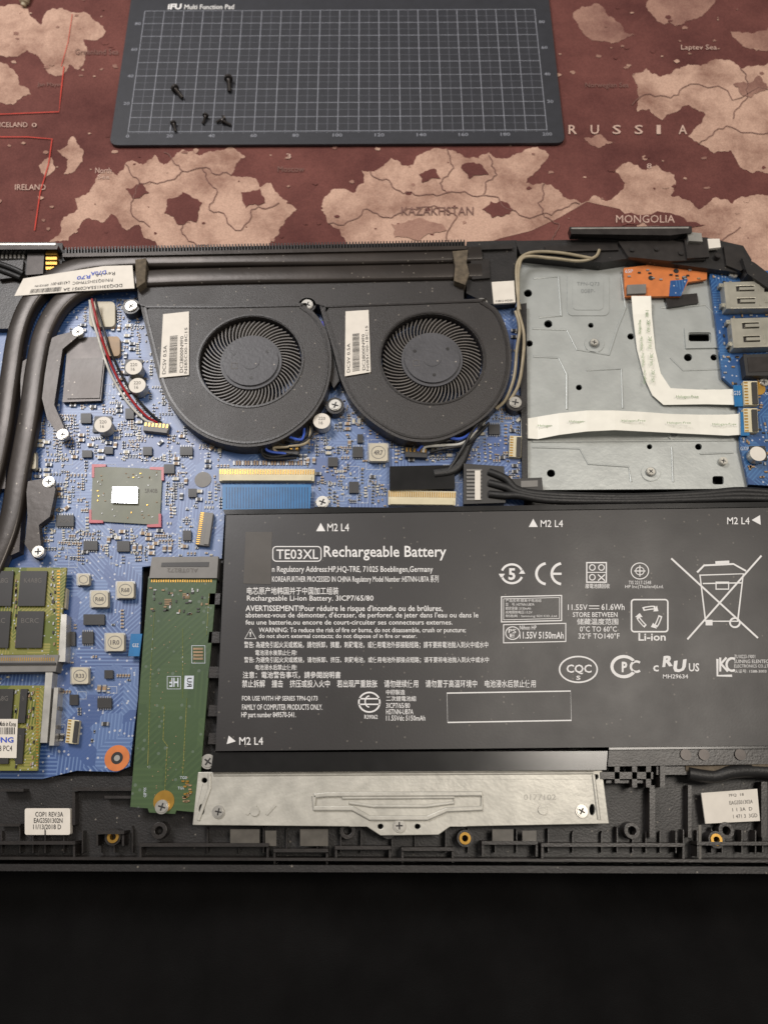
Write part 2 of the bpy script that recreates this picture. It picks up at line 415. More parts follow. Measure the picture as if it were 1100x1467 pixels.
b.text("3",410,220,417,227,.6,m_mtext); b.text("8",926,234,933,241,.6,m_mtext); b.text("Laptev Sea",975,64,1026,73,.6,m_mtext); b.text("Norwegian Sea",838,118,900,127,.6,m_mtextd)
b.text("Jan Mayen",54,118,90,125,.6,m_mtextd);b.text("ICELAND",0,175,40,182,.6,m_mtext);b.text("Greenland Sea",108,70,170,78,.6,m_mtextd); b.text("0",46,176,53,182,.6,m_mtext)
b.path([(-60,166),(85,160),(88,130),(92,95)],2.2,.65,m_red); b.path([(-60,196),(40,196),(75,199),(70,235),(58,275),(50,330)],2.2,.65,m_red)
b.path([(88,95),(98,60),(104,20)],1.2,.65,m_red)
dm=b.build('desk_mat',kind='structure'); dm['label']='maroon desk mat printed with a beige world map'; dm['category']='desk mat'
# ---------------------------------------------------------------- black cloth
b=MB(); g=60; y1=W(0,1225,1)[1]; vs=[];fs=[]
for j in range(g+1):
    for i in range(g+1):
        x=-.35+.7*i/g; y=y1-.22*j/g
        zz=.0016+.0014*math.sin(x*31+y*12)*math.sin(y*27)+.0006*math.sin(x*90+y*40)
        vs.append((x,y,max(.0006,zz)))
for j in range(g):
    for i in range(g):
        k=j*(g+1)+i; fs.append((k,k+g+1,k+g+2,k+1))
b.add(vs,fs,m_cloth)
o=b.build('black_cloth',smooth=True); o['label']='black cloth lying flat along the front of the open laptop'; o['category']='cloth'
# ---------------------------------------------------------------- cutting mat
BL=W(184,189,2);BR=W(783,186,2); ux=(BR-BL); gl=ux.length; ux.normalize(); uy=Vector((-ux.y,ux.x,0)); u=gl/200.
VS=.895
def CM(x,y): p=BL+ux*(x*u)+uy*(y*u*VS); return (p.x,p.y)
def CP(x,y): p=BL+ux*(x*u)+uy*(y*u*VS); return PX(p)
P=[]
for cx,cy,a in ((204,-5,-90),(204,108,0),(-4,108,90),(-4,-5,180)):
    for i in range(6):
        t=math.radians(a+18*i); P.append(CM(cx+4*math.cos(t),cy+4*math.sin(t)))
body=MB(); body.wprism(P,.7,2,m_cut); cm=body.build('cutting_mat',bevel=.3)
cm['label']='dark grey cutting mat with white measuring grid'; cm['category']='cutting mat'
b=MB()
def cl(x0,y0,x1,y1,w,z,m):
    if x0==x1: P=[CM(x0-w/2,y0),CM(x0+w/2,y0),CM(x0+w/2,y1),CM(x0-w/2,y1)]
    else: P=[CM(x0,y0-w/2),CM(x1,y0-w/2),CM(x1,y0+w/2),CM(x0,y0+w/2)]
    b.add([(p[0],p[1],z/1000) for p in P],[(0,1,2,3)],m)
YM=90
for i in range(0,201,5):
    maj=i%10==0; cl(i,0,i,YM,.34 if maj else .24,2.06 if maj else 2.05,m_cutl if maj else m_cutl2)
for i in range(0,YM+1,5):
    maj=i%10==0; cl(0,i,200,i,.34 if maj else .24,2.08 if maj else 2.07,m_cutl if maj else m_cutl2)
for i in range(0,201): cl(i,-1.4 if i%5==0 else -.9,i,-.3,.15,2.05,m_cutl)
def ctext(t,x,y,w,h,m=m_cutl,off=.01):
    b.text(t,0,0,0,0,2.1,m,off,quad=[CP(x,y+h),CP(x+w,y+h),CP(x+w,y),CP(x,y)])
for i in range(0,201,20):
    ctext(str(i),i-len(str(i))*.75,-4,len(str(i))*1.5,2.2)
for i in range(20,YM,20):
    ctext(str(i),-4.2,i-1,3,2.2); ctext(str(i),201.5,i-1,3,2.2)
ctext("iFU",11.5,91.3,7,4.6,m_white,.04); ctext("Multi Function Pad",20,91.3,25.5,3.8,m_white,.01)
b.build('printed_grid',cm)
def loose(x,y,ang,s=1):
    b=MB(); dx,dy=math.cos(ang)*9*s,math.sin(ang)*9*s
    zc=2.1+1.9*s
    pts=[(x-dx,y-dy,zc),(x-dx*.72,y-dy*.72,zc),(x-dx*.7,y-dy*.7,zc)]+[(x+dx*(-.7+1.7*k/12),y+dy*(-.7+1.7*k/12),zc-1.0*s*k/12) for k in range(1,13)]
    b.tube(pts,1,m_dsteel,14,0,[1.9*s,1.9*s,.95*s]+[(.95 if k%2 else .72)*s for k in range(1,13)])
    o=b.build('loose_screw',smooth=True); o['label']='small dark screw lying on the cutting mat'; o['category']='screw'; o['group']='loose screws on the cutting mat'
for a in ((256,133,.9,1.05),(328,121,1.5,1.1),(293,171,1.9,.75),(316,172,2.6,.75),(325,176,.5,.75),(250,182,1.3,.75)): loose(*a)
b=MB(); b.tube([(46,-70,3.5),(42,-40,3.2),(38,-10,2.6),(35,4,1.6),(34,9,1.0)],2,m_beigew,12,5,[2.8]*6+[2.8]*5+[2.4]*5+[1.4]*4+[.6])
o=b.build('prying_tool',smooth=True); o['label']='cream plastic prying tool with its tip on the desk mat'; o['category']='tool'
# ================================================================ LAPTOP
lap=bpy.data.objects.new('laptop',None); scene.collection.objects.link(lap); lap.location=W(500,800,0); lap.location.z=0.0
lap['label']='black laptop with its bottom cover removed, showing fans and battery'; lap['category']='laptop'
b=MB(); Z=22
out=[(-220,358),(90,352),(740,345),(1000,358),(1060,368),(1110,392),(1175,1251),(-220,1246)]
b.prism(out,1,7,m_plas,zm=Z)
b.prism([(-220,1237),(1175,1242),(1177,1252),(-220,1247)],7.05,22,m_plas,m_gloss,zm=Z)
b.prism([(-220,1228),(1175,1233),(1175,1237),(-220,1232)],7.05,19,m_plas2,zm=Z)
b.prism([(-220,352),(90,348),(90,362),(-220,366)],7.05,18,m_plas)
b.prism([(1062,368),(1080,376),(1150,430),(1180,1232),(1160,1232),(1125,430),(1070,392)],7.05,21,m_plas)
ch=b.build('chassis',lap,bevel=.4)
b=MB(); 
b.prism([(-220,1112),(1160,1112),(1165,1230),(-220,1226)],7.06,10.5,m_plas)
for x0,x1,y0 in ((-60,108,1205),(138,178,1190),(200,385,1208),(392,470,1216),(480,560,1212),(575,650,1214),(690,770,1205),(775,980,1208),(998,1150,1206)):
    b.prism([(x0,y0),(x1,y0),(x1,y0+5),(x0,y0+5)],10.55,17,m_plas2)
    b.prism([(x0,y0+6),(x0+3,y0+6),(x0+3,y0+22),(x0,y0+22)],10.55,16,m_plas2)
    b.prism([(x1-3,y0+6),(x1,y0+6),(x1,y0+22),(x1-3,y0+22)],10.55,16,m_plas2)
for x in list(range(0,200,23))+list(range(300,880,37))+list(range(885,1100,19)):
    x+=rng.uniform(-6,6)
    b.prism([(x,1190+rng.uniform(-8,6)),(x+1.6,1190),(x+1.6,1222),(x,1222)],10.56,rng.uniform(12,15),m_plas2)
for x0,y0,x1,y1,h in ((0,1130,34,1134,15),(104,1128,190,1133,15),(104,1134,108,1182,14),(150,1140,190,1144,14),(860,1106,935,1116,18),(868,1118,930,1122,16),(940,1098,1000,1110,17),(930,1125,938,1200,15),(985,1125,990,1200,14),(0,1180,30,1184,13),(905,1092,912,1128,18),(925,1092,932,1128,18),(945,1092,952,1128,18),(1090,1120,1098,1200,15),(880,1092,887,1122,18)):
    b.rect(x0,y0,x1,y1,10.57,h,m_plas2)
for x in (228,498,556,905,1040): b.cyl(x,1190,2.6,10.58,15,m_plas2,20,r_in=1.3)
b.build('front_bay',lap,bevel=.25)
for (x0,y0,x1,y1) in ((330,1188,372,1212),(430,1188,470,1212),(705,1188,735,1210),(748,1190,768,1208),(380,1190,396,1212),(1000,1182,1004,1230)):
    b=MB(); b.rect(x0,y0,x1,y1,15.2,15.5,m_ctape); b.build('clear_tape_strip',lap)
for x,y in ((162,1199),(666,1201),(1026,1203)):
    b=MB(); b.cyl(x,y,2.6,10.6,15.5,m_plas2,24,r_in=1.9); b.cyl(x,y,1.85,10.7,16,m_gold,20,r_in=1.0); b.build('brass_insert',lap)
def screw(x,y,z,r=2.0,par=None,mat=None):
    mat=mat or m_silver
    b=MB(); b.cyl(x,y,r,z-2,z,mat,24); b.cyl(x,y,r*.78,z-1,z+.35,mat,24)
    c=W(x,y,z+.4); a=rng.uniform(0,1.5)
    b.wbox(c,r*1.1,r*.22,z+.1,z+.42,a,m_ink); b.wbox(c,r*.22,r*1.1,z+.1,z+.425,a,m_ink)
    b.build('screw',par or lap,bevel=.12)
# ---------------------------------------------------------------- motherboard
ZB=13
mbout=[(-220,405),(745,430),(752,600),(750,730),(322,734),(318,800),(204,812),(198,1000),(186,1098),(168,1106),(110,1104),(60,1116),(-220,1112)]
b=MB(); b.prism(mbout,ZB-1.4,ZB,m_pcb)
mother=b.build('motherboard',lap,bevel=.15)
occ=[]
def O_(x0,y0,x1,y1,p=3): occ.append((x0-p,y0-p,x1+p,y1+p))
def ic(x0,y0,x1,y1,name='chip',mat=m_chip,h=1.2,legs=0,txt=None,par=None):
    k=MB(); k.rect(x0,y0,x1,y1,ZB,ZB+h,mat)
    if legs:
        n=max(3,int((x1-x0)/3.2))
        for i in range(n):
            xx=x0+(i+.5)*(x1-x0)/n
            k.rect(xx-.6,y0-2.6,xx+.6,y0+.3,ZB+.05,ZB+h*.5,m_solder); k.rect(xx-.6,y1-.3,xx+.6,y1+2.6,ZB+.05,ZB+h*.5,m_solder)
    if txt: k.text(txt,x0+(x1-x0)*.2,y0+(y1-y0)*.3,x1-(x1-x0)*.2,y1-(y1-y0)*.3,ZB+h+.06,m_ink2,.01)
    O_(x0,y0,x1,y1); return k.build(name,par or mother,bevel=.12)
k=MB(); k.prism([(134,668),(233,672),(229,752),(130,746)],ZB,ZB+.9,m_sub)
k.prism([(162,697),(198,698),(197,721),(160,720)],ZB+.9,ZB+2,m_die)
for (x,y,sx,sy) in ((134,668,1,1),(233,672,-1,1),(229,752,-1,-1),(130,746,1,-1)):
    k.prism([(x-2*sx,y-3*sy),(x+18*sx,y-3*sy),(x+18*sx,y+.5*sy),(x+1.5*sx,y+1.5*sy),(x+1.5*sx,y+16*sy),(x-2*sx,y+16*sy)],ZB+.02,ZB+1.05,m_redglue)
for i in range(46):
    xx,yy=rng.uniform(140,226),rng.uniform(676,744)
    if 155<xx<203 and 690<yy<726: continue
    k.wbox(W(xx,yy,ZB+1),.6,.3,ZB+.9,ZB+1.15,rng.choice((0,1.57)),rng.choice((m_tan,m_solder,m_gold)))
k.text("SR40B",208,700,226,706,ZB+.98,m_ink2); k.build('platform_chip',mother,bevel=.1); O_(128,662,236,756,2)
def inductor(cx,cy,w,t="4R7",mat=None):
    k=MB(); h=w*.48
    k.prism(rrect(cx-w/2-2,cy-h-1,cx+w/2+2,cy+h+1,2),ZB,ZB+1.0,m_solder); k.prism(rrect(cx-w/2,cy-h,cx+w/2,cy+h,3),ZB+1,ZB+3,mat or m_beige)
    k.ring(cx,cy,w*.38,w*.34,1,ZB+3.06,m_slot)
    k.text(t,cx-w*.25,cy-w*.12,cx+w*.25,cy+w*.14,ZB+3.08,m_ink2,.02); O_(cx-w/2,cy-h,cx+w/2,cy+h,4); k.build('inductor',mother,bevel=.25)
for a in ((40,660,24,"4R7"),(143,858,24,"R68"),(180,845,24,"R68"),(165,920,26,"1R0"),(115,968,24,"R33"),(542,648,26,"4R7"),(120,830,16,"")): inductor(*a)
def ecap(cx,cy,r=3.3):
    k=MB(); c=W(cx,cy,ZB); k.wbox(c,r*2.1,r*2.1,ZB,ZB+.8,0,m_chip); k.cyl(cx,cy-1,r,ZB+.8,ZB+5,m_stick,32,m_silver)
    k.text("220\n16",cx-5,cy-7,cx+5,cy+4,ZB+5.08,m_ink2); O_(cx-14,cy-14,cx+14,cy+14,0); k.build('capacitor',mother,bevel=.5,seg=3)
for a in ((192,527),(197,553),(148,609),(461,604)): ecap(*a)
k=MB(); k.prism([(98,484),(154,482),(145,574),(90,576)],ZB,ZB+2.2,m_dsteel); k.prism([(103,514),(149,512),(143,570),(96,571)],ZB+2.2,ZB+2.6,m_pipe)
k.build('shielded_chip',mother,bevel=.3); O_(88,480,156,578)
k=MB(); k.prism(rrect(128,432,165,468,6),ZB,ZB+2,m_beige); k.build('thermal_pad',mother,bevel=.4); O_(128,432,165,468)
k=MB(); k.prism(rrect(152,482,172,510,5),ZB,ZB+2,m_tan); k.build('thermal_pad',mother,bevel=.4); O_(152,482,172,510)
for a in ((81,738,106,754,1,"AON"),(116,592,131,606,0,None),(60,470,80,486,0,None),(118,645,132,655,0,None),(258,640,276,652,1,None),(205,640,218,652,0,None),(505,640,520,655,1,None),(512,622,520,634,0,None),
          (118,905,134,922,1,None),(120,880,150,895,0,None),(96,905,108,925,0,None),(270,700,282,712,0,None),(470,655,484,668,0,None),(700,608,716,622,1,None),(262,760,274,774,1,None),(100,995,112,1010,0,None),(140,1000,160,1014,1,None),(150,960,162,972,0,None),
          (168,775,186,790,0,None),(120,775,140,788,1,None),(20,700,32,716,0,None),(150,640,162,650,0,None),(180,585,192,600,0,None),(500,690,514,706,0,None),(235,665,250,678,0,None)):
    ic(a[0],a[1],a[2],a[3],legs=a[4],txt=a[5])
def ffc(quad,name='ribbon_connector',n=24,mat=m_cream,latch=m_chip,h=2.0,vert=False,par=None,zb=ZB,frac_=.4):
    (x0,y0),(x1,y1),(x2,y2),(x3,y3)=quad; k=MB(); k.prism(quad,zb,zb+h,mat)
    def q(u,v): return ((1-v)*((1-u)*x0+u*x1)+v*((1-u)*x3+u*x2),(1-v)*((1-u)*y0+u*y1)+v*((1-u)*y3+u*y2))
    if vert: k.prism([q(1-frac_,.04),q(.98,.04),q(.98,.96),q(1-frac_,.96)],zb+h,zb+h+.5,latch)
    else: k.prism([q(.03,1-frac_),q(.97,1-frac_),q(.97,.95),q(.03,.95)],zb+h,zb+h+.5,latch)
    for i in range(n):
        t=(i+.5)/n; e=.22/n
        if vert: k.prism([q(.05,t-e),q(.3,t-e),q(.3,t+e),q(.05,t+e)],zb+h,zb+h+.15,m_gold)
        else: k.prism([q(t-e,.08),q(t+e,.08),q(t+e,.45),q(t-e,.45)],zb+h,zb+h+.15,m_gold)
    xs=[p[0] for p in quad]; ys=[p[1] for p in quad]; O_(min(xs),min(ys),max(xs),max(ys)); k.build(name,par or mother,bevel=.15)
ffc([(314,671),(451,672),(450,689),(314,689)],n=38,latch=m_cream)
ffc([(556,702),(653,704),(652,724),(556,723)],n=30,latch=m_cream)
ffc([(287,733),(306,735),(299,782),(280,780)],n=16,vert=True,mat=m_slot,latch=m_slot)
ffc([(98,1030),(114,1032),(110,1066),(94,1064)],n=8,vert=True)
ffc([(88,842),(97,843),(95,872),(86,872)],n=4,vert=True,mat=m_beige,latch=m_beige)
ffc([(730,624),(747,625),(746,655),(729,654)],n=8,vert=True)
ffc([(207,604),(243,607),(240,621),(205,617)],n=7,mat=m_slot,latch=m_slot)
ffc([(380,632),(430,640),(428,652),(382,646)],n=6,mat=m_chip)
ffc([(580,640),(612,642),(612,656),(580,655)],n=6,mat=m_chip)
O_(320,690,450,730); O_(556,665,725,725)
k=MB(); k.cyl(291,687,3.2,ZB+.02,ZB+.25,m_slot,24); k.build('round_pad',mother); O_(275,674,304,698)
k=MB(); k.cyl(168,1086,4.2,ZB,ZB+.25,m_orange,36,r_in=2.0); k.cyl(168,1086,1.95,ZB-1,ZB+.15,m_ink,24); k.cyl(168,1086,1.0,ZB-.5,ZB+.4,m_silver,16); k.build('mounting_ring',mother)
O_(150,1068,186,1104)
def ram(y0,y1,name,xr0,xr1):
    k=MB(); zz=ZB+4
    k.prism([(-140,y0),(xr0,y0),(xr1,y1),(-140,y1)],zz-1,zz,m_ram)
    for i in range(26):
        yy=y0+4+i*(y1-y0-8)/26; k.rect(xr1-2,yy,xr1+3-(yy-y0)*.02,yy+2,zz,zz+.1,m_gold)
    mod=k.build(name,lap,bevel=.1)
    for (a,c) in ((-60,-28),(-18,20),(30,68)):
        if a>xr0-25: continue
        k=MB()
        c2=min(c,xr1-14)
        yy0=y0+5; yy1=y0+(y1-y0)*.44; k.prism([(a,yy0),(c2,yy0),(c2-4,yy1),(a-4,yy1)],zz,zz+1,m_chip); k.text("K4A8G",a+5,yy0+10,c2-8,yy0+17,zz+1.05,m_ink2); k.build('memory_chip',mod,bevel=.12)
        k=MB(); yy0=y0+(y1-y0)*.5; yy1=y0+(y1-y0)*.92; k.prism([(a-4,yy0),(c2-4,yy0),(c2-8,yy1),(a-8,yy1)],zz,zz+1,m_chip); k.text("BCRC",a+1,yy0+10,c2-12,yy0+17,zz+1.05,m_ink2); k.build('memory_chip',mod,bevel=.12)
    k=MB()
    for i in range(34):
        xx=rng.choice([rng.uniform(xr0-24,xr1-4),24]); yy=rng.uniform(y0+4,y1-4)
        k.wbox(W(xx,yy,zz),1,.5,zz,zz+.5,1.57,rng.choice((m_tan,m_chip,m_solder)))
    k.build('small_components',mod,kind='stuff')
    O_(-100,y0,xr0,y1,8)
    return mod
r1=ram(813,938,'memory_module',96,84)
r2=ram(982,1104,'memory_module',64,54)
k=MB(); k.prism([(-140,1030),(26,1030),(24,1086),(-140,1084)],ZB+5.1,ZB+5.25,m_stick)
k.text("Made in Korea",0,0,0,0,ZB+5.35,m_ink,.01,quad=[(0,1033),(24,1034),(23,1041),(-1,1040)])
for i in range(22): k.rect(-30+i*2.4,1042,-30+i*2.4+rng.uniform(.6,1.6),1052,ZB+5.25,ZB+5.3,m_ink)
k.text("SAMSUNG",-38,1056,20,1064,ZB+5.35,m_bink,.03); k.text("4GB 1Rx8 PC4",-30,1068,18,1076,ZB+5.35,m_ink)
k.build('white_sticker',r2)
k=MB(); k.prism([(-140,940),(85,938),(80,962),(-140,964)],ZB,ZB+5,m_slot)
for i in range(40): k.rect(-40+i*3,942,-40+i*3+1.2,947,ZB+5,ZB+5.1,m_gold)
k.prism([(-140,950),(80,949),(80,952),(-140,953)],ZB+5,ZB+5.6,m_chip); k.build('memory_slot',mother,bevel=.2); O_(-100,936,86,966)
for q in ([(88,880),(96,880),(94,948),(84,948)],[(66,962),(76,962),(68,1064),(58,1064)],[(78,985),(84,985),(78,1068),(71,1068)]):
    k=MB(); k.prism(q,ZB,ZB+4.5,m_silver); k.build('memory_latch',mother,bevel=.3); xs=[p[0] for p in q]; O_(min(xs),q[0][1],max(xs),q[2][1],1)
for y in range(0,9,3):
    k=MB(); k.rect(79-y*.7,985+y*9,87-y*.7,990+y*9,ZB,ZB+3.4,m_slot); k.build('latch_tooth',mother)
fanreg=[[(200,420),(470,420),(478,520),(440,620),(350,645),(260,610),(215,500)],[(462,420),(725,420),(732,520),(700,600),(600,636),(520,600),(480,520)],[(-80,380),(210,370),(200,425),(120,440),(70,520),(50,640),(20,760),(-80,800)]]
k=MB(); sil=MB(); cnt=0; tries=0
while cnt<1450 and tries<24000:
    tries+=1
    x=rng.uniform(0,752); y=rng.uniform(425,1110)
    rr=rng.random()
    if rr<.3: x=rng.uniform(430,752); y=rng.uniform(570,728)
    elif rr<.72: x=rng.uniform(60,320); y=rng.uniform(430,800)
    ang=rng.choice((0,0,math.pi/2,math.pi/2,math.pi/4 if rng.random()<.2 else 0)); n=rng.choice((1,1,2,3,4,5,6)); sp=rng.uniform(3.4,5.2)
    typ=rng.choice((m_tan,m_tan,m_chip,m_chip,m_beige)); big=rng.random()<.14; sm=.8 if rng.random()<.5 else 1
    dx,dy=(0,sp) if ang==0 else (sp,0)
    if big: dx*=1.9;dy*=1.9; n=min(n,2)
    for i in range(n):
        X,Y=x+dx*i,y+dy*i
        if not inside((X,Y),mbout) or not inside((X+8,Y+5),mbout) or any(inside((X,Y),r) for r in fanreg): continue
        if any(o[0]<X<o[2] and o[1]<Y<o[3] for o in occ): continue
        c=W(X,Y,ZB); s=2.0 if big else sm
        L,D=1.15*s,.6*s
        occ.append((X-2.6*s,Y-2.0*s,X+2.6*s,Y+2.0*s))
        ca,sa=math.cos(ang),math.sin(ang)
        hh=.35*s+.15
        k.wbox(c,L*.6,D,ZB+.02,ZB+hh,ang,typ)
        for e in (-1,1): k.wbox((c[0]+ca*e*L*.4/1000,c[1]+sa*e*L*.4/1000),L*.24,D*1.04,ZB+.02,ZB+hh+.04,ang,m_solder)
        cnt+=1
    if rng.random()<.08:
        w,h=rng.uniform(8,20),rng.uniform(6,14)
        if not any(inside((x,y),r) for r in fanreg) and inside((x+w,y+h),mbout) and inside((x,y),mbout): sil.box_outline(x-3,y-3,x+w,y+h,.5,ZB+.1,m_silk)
k.build('surface_components',mother,kind='stuff')
for i in range(60):
    x=rng.uniform(60,740); y=rng.uniform(440,1090)
    if inside((x+12,y),mbout) and not any(o[0]<x<o[2] and o[1]<y<o[3] for o in occ):
        sil.text(rng.choice("CRLUQ")+str(rng.randint(10,990)),x,y,x+9,y+3.2,ZB+.12,m_silk)
sil.build('board_lettering',mother,kind='stuff')
k=MB()
for i in range(26): 
    k.rect(334+i*4.2,660,334+i*4.2+2.6,666,ZB,ZB+.5,m_tan if i%3 else m_solder)
k.build('capacitor_row',mother,kind='stuff')
# ---------------------------------------------------------------- heatsink
b=MB(); zt=19.5
b.band([(690,386),(500,390),(320,393),(205,397),(130,404),(88,428),(62,470),(50,520),(40,590),(24,680),(8,760),(-30,850)],7.9,15,zt-.6,m_pipe)
b.band([(690,362),(500,366),(300,368),(170,371),(96,383),(48,420),(24,470),(12,540),(0,620),(-20,700),(-60,780)],7.5,15,zt-.2,m_pipe)
b.prism([(196,404),(664,398),(664,436),(200,440)],11,17.2,m_fan)
b.build('heat_pipe',lap,smooth=True)
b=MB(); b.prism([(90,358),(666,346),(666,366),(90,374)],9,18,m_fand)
n=130
for i in range(n):
    x=94+i*(668-94)/n; y=357-(i/n)*11
    b.prism([(x,y-3+rng.uniform(-.5,.5)),(x+1.8,y-3),(x+1.8,y+6),(x,y+6)],12,19.4,m_plas2)
b.prism([(90,363),(668,352),(668,357),(90,368)],12,20.2,m_pipe)
b.build('heatsink_fins',lap)
b=MB(); b.prism([(648,360),(670,358),(668,376),(672,392),(666,408),(650,402),(652,380)],15,20.5,m_foam); b.build('foam_pad',lap,bevel=.5)
b=MB(); b.prism([(194,372),(210,370),(208,404),(196,412)],15,20.8,m_foam); b.build('foam_pad',lap,bevel=.3)
for q in ([(62,490),(84,480),(108,474),(114,480),(90,500),(84,540),(78,580),(92,612),(86,624),(68,600),(58,560)],[(38,690),(70,684),(80,700),(72,740),(56,752),(60,790),(50,800),(36,780),(40,740)],[(30,520),(58,500),(62,560),(54,608),(30,612)]):
    k=MB(); k.prism(q,ZB+1.5,17.4,m_pipe); k.build('heatsink_bracket',lap,bevel=.4)
k=MB(); k.prism([(-80,600),(12,598),(8,700),(-80,705)],ZB,16.5,m_dsteel); k.build('heatsink_plate',lap,bevel=.3)
k=MB(); k.prism([(-120,404),(50,398),(30,470),(-120,474)],ZB,16,m_plas2); k.build('heatsink_plate',lap,bevel=.3)
k=MB(); k.prism([(8,705),(34,700),(28,790),(6,800)],ZB,17,m_pipe); k.build('heatsink_bracket',lap,bevel=.3)
b=MB()
b.prism([(34,399),(150,381),(190,380),(193,413),(110,417),(21,424)],zt+.1,zt+.35,m_stick)
def fit(u0,v0,u1,v1,Q=None):
    f=lambda u,v:((1-v)*((1-u)*Q[0][0]+u*Q[1][0])+v*((1-u)*Q[3][0]+u*Q[2][0]),(1-v)*((1-u)*Q[0][1]+u*Q[1][1])+v*((1-u)*Q[3][1]+u*Q[2][1]))
    return [f(u0,v0),f(u1,v0),f(u1,v1),f(u0,v1)]
def flip(Q): return [Q[2],Q[3],Q[0],Q[1]]
qq=[(34,400),(190,382),(193,413),(21,424)]
zz=zt+.45
b.text("DDQ33H155AC0951 2A",0,0,0,0,zz,m_ink,.01,quad=flip(fit(.40,.72,.9,.9,qq)))
b.text("P/N:0Q33HSTPH0C",0,0,0,0,zz,m_ink,0,quad=flip(fit(.47,.42,.82,.6,qq))); b.text("Rev:1A",0,0,0,0,zz,m_ink,0,quad=flip(fit(.66,.14,.84,.3,qq)))
b.text("L43189-001",0,0,0,0,zz,m_ink,0,quad=flip(fit(.28,.38,.44,.54,qq))); b.text("SERVICE P/N",0,0,0,0,zz,m_ink,0,quad=flip(fit(.14,.44,.26,.56,qq)))
for i in range(34):
    u_=.12+i*.0078; b.flat(fit(u_,.66,u_+rng.uniform(.002,.005),.9,qq),zz,m_ink)
b.text("D70A",0,0,0,0,zz,m_bink,.02,quad=flip(fit(.62,.02,.76,.22,qq))); b.text("R70",0,0,0,0,zz,m_bink,.02,quad=flip(fit(.5,.16,.62,.36,qq)))
b.build('white_sticker',lap)
# ---------------------------------------------------------------- fans
def fan(outl,c,rh,rb,hub,stick,name):
    z1=20; ol=cat(outl,True,5)
    cen=W(c[0],c[1],z1); circ=lambda r,n=64:[(cen.x+r/1000*math.cos(2*math.pi*i/n),cen.y+r/1000*math.sin(2*math.pi*i/n)) for i in range(n)]
    b=MB(); Wp=[W(p[0],p[1],z1) for p in ol]
    b.wprism(Wp,11,z1,m_fan,holes=[circ(rh)])
    house=b.build(name,lap,bevel=.6)
    b=MB(); b.wprism(circ(rh+1.0),z1,z1+.35,m_plas2,holes=[circ(rh+.3)])
    cx=sum(p.x for p in Wp)/len(Wp); cy=sum(p.y for p in Wp)/len(Wp)
    o=[(cx+(p.x-cx)*.965,cy+(p.y-cy)*.965) for p in Wp]; i_=[(cx+(p.x-cx)*.94,cy+(p.y-cy)*.94) for p in Wp]
    b.wprism(o,z1,z1+.4,m_plas2,holes=[i_]); b.build('raised_rim',house,bevel=.12)
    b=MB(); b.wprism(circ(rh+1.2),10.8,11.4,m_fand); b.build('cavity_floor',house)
    b=MB(); nb=61
    for i in range(nb):
        a=2*math.pi*i/nb; pts=[]
        for j in range(7):
            t=j/6; r=hub-1+(rb-hub+1)*t; aa=a-.30*t**1.3; pts.append((cen.x+r/1000*math.cos(aa),cen.y+r/1000*math.sin(aa)))
        L=[];R=[]
        for j in range(7):
            p=Vector(pts[j]);d=(Vector(pts[min(6,j+1)])-Vector(pts[max(0,j-1)])).normalized();nn=Vector((-d.y,d.x))*.0002
            L.append(p+nn);R.append(p-nn)
        b.wprism([tuple(v) for v in L]+[tuple(v) for v in R[::-1]],12.5,17.8,m_blade)
    b.build('rotor_blades',house)
    b=MB(); b.wprism(circ(hub),12,18.6,m_hub); b.wprism(circ(hub-1.3),18.6,19.4,m_hub)
    b.wprism(circ(hub*.3,24),19.4,19.55,m_hub)
    for a in (.6,2.7,4.8): b.wprism([(cen.x+(hub*.62*math.cos(a)+.7*math.cos(t))/1000,cen.y+(hub*.62*math.sin(a)+.7*math.sin(t))/1000) for t in [k*math.pi/6 for k in range(12)]],19.4,19.5,m_plas)
    b.box_outline(c[0]-27,c[1]+4,c[0]-19,c[1]+12,.7,19.5,m_ink2); b.build('hub',house,bevel=.4,seg=3)
    b=MB(); b.prism(stick,z1+.45,z1+.6,m_stick); zz=z1+.7
    f=lambda u0,v0,u1,v1:fit(u0,v0,u1,v1,stick)
    def vt(t,u0,u1,v0,v1):
        Q=f(u0,v0,u1,v1); b.text(t,0,0,0,0,zz,m_ink,.0,quad=[Q[3],Q[0],Q[1],Q[2]])
    vt("DC28000N9F0",.68,.8,.38,.95); vt("NS85C00-18C15",.84,.94,.25,.97); vt("DC5V 0.5A",.08,.2,.5,.95)
    for i in range(36):
        v=.36+i*.0165; b.flat(f(.3,v,.58,v+rng.uniform(.004,.01)),zz,m_ink)
    b.build('white_sticker',house)
    return house
f1=fan([(202,438),(206,436),(320,436),(430,434),(434,436),(454,452),(470,482),(475,520),(468,560),(450,592),(425,616),(392,634),(350,640),(306,631),(270,610),(244,580),(228,545),(214,490)],(359,516),20.2,19.6,12.2,[(234,450),(271,446),(271,537),(229,541)],'cooling_fan')
f2=fan([(458,438),(462,436),(575,432),(688,428),(692,430),(714,446),(728,480),(732,520),(723,560),(700,592),(665,617),(624,632),(580,630),(542,611),(510,583),(490,548),(477,500)],(619,512),20.2,19.6,12.2,[(495,446),(528,444),(531,533),(494,539)],'cooling_fan')
for x,y,fz in ((440,436,f1),(188,438,None),(480,580,f1),(690,434,f2),(738,576,f2)):
    k=MB(); k.cyl(x,y+1,3.6,12,17.2,m_plas2,24); k.build('fan_mount',fz or lap,bevel=.3); screw(x,y,17.8,2.4)
for x,y in ((112,475),(90,622),(70,690),(55,790)): screw(x,y,17.8,2.2)
for x,y in ((462,719),(298,1091)): screw(x,y,16.5,2.4)
k=MB(); k.prism([(452,462),(466,458),(486,545),(478,556),(462,520)],15,17.5,m_plas2); k.build('cable_guide',lap,bevel=.3)
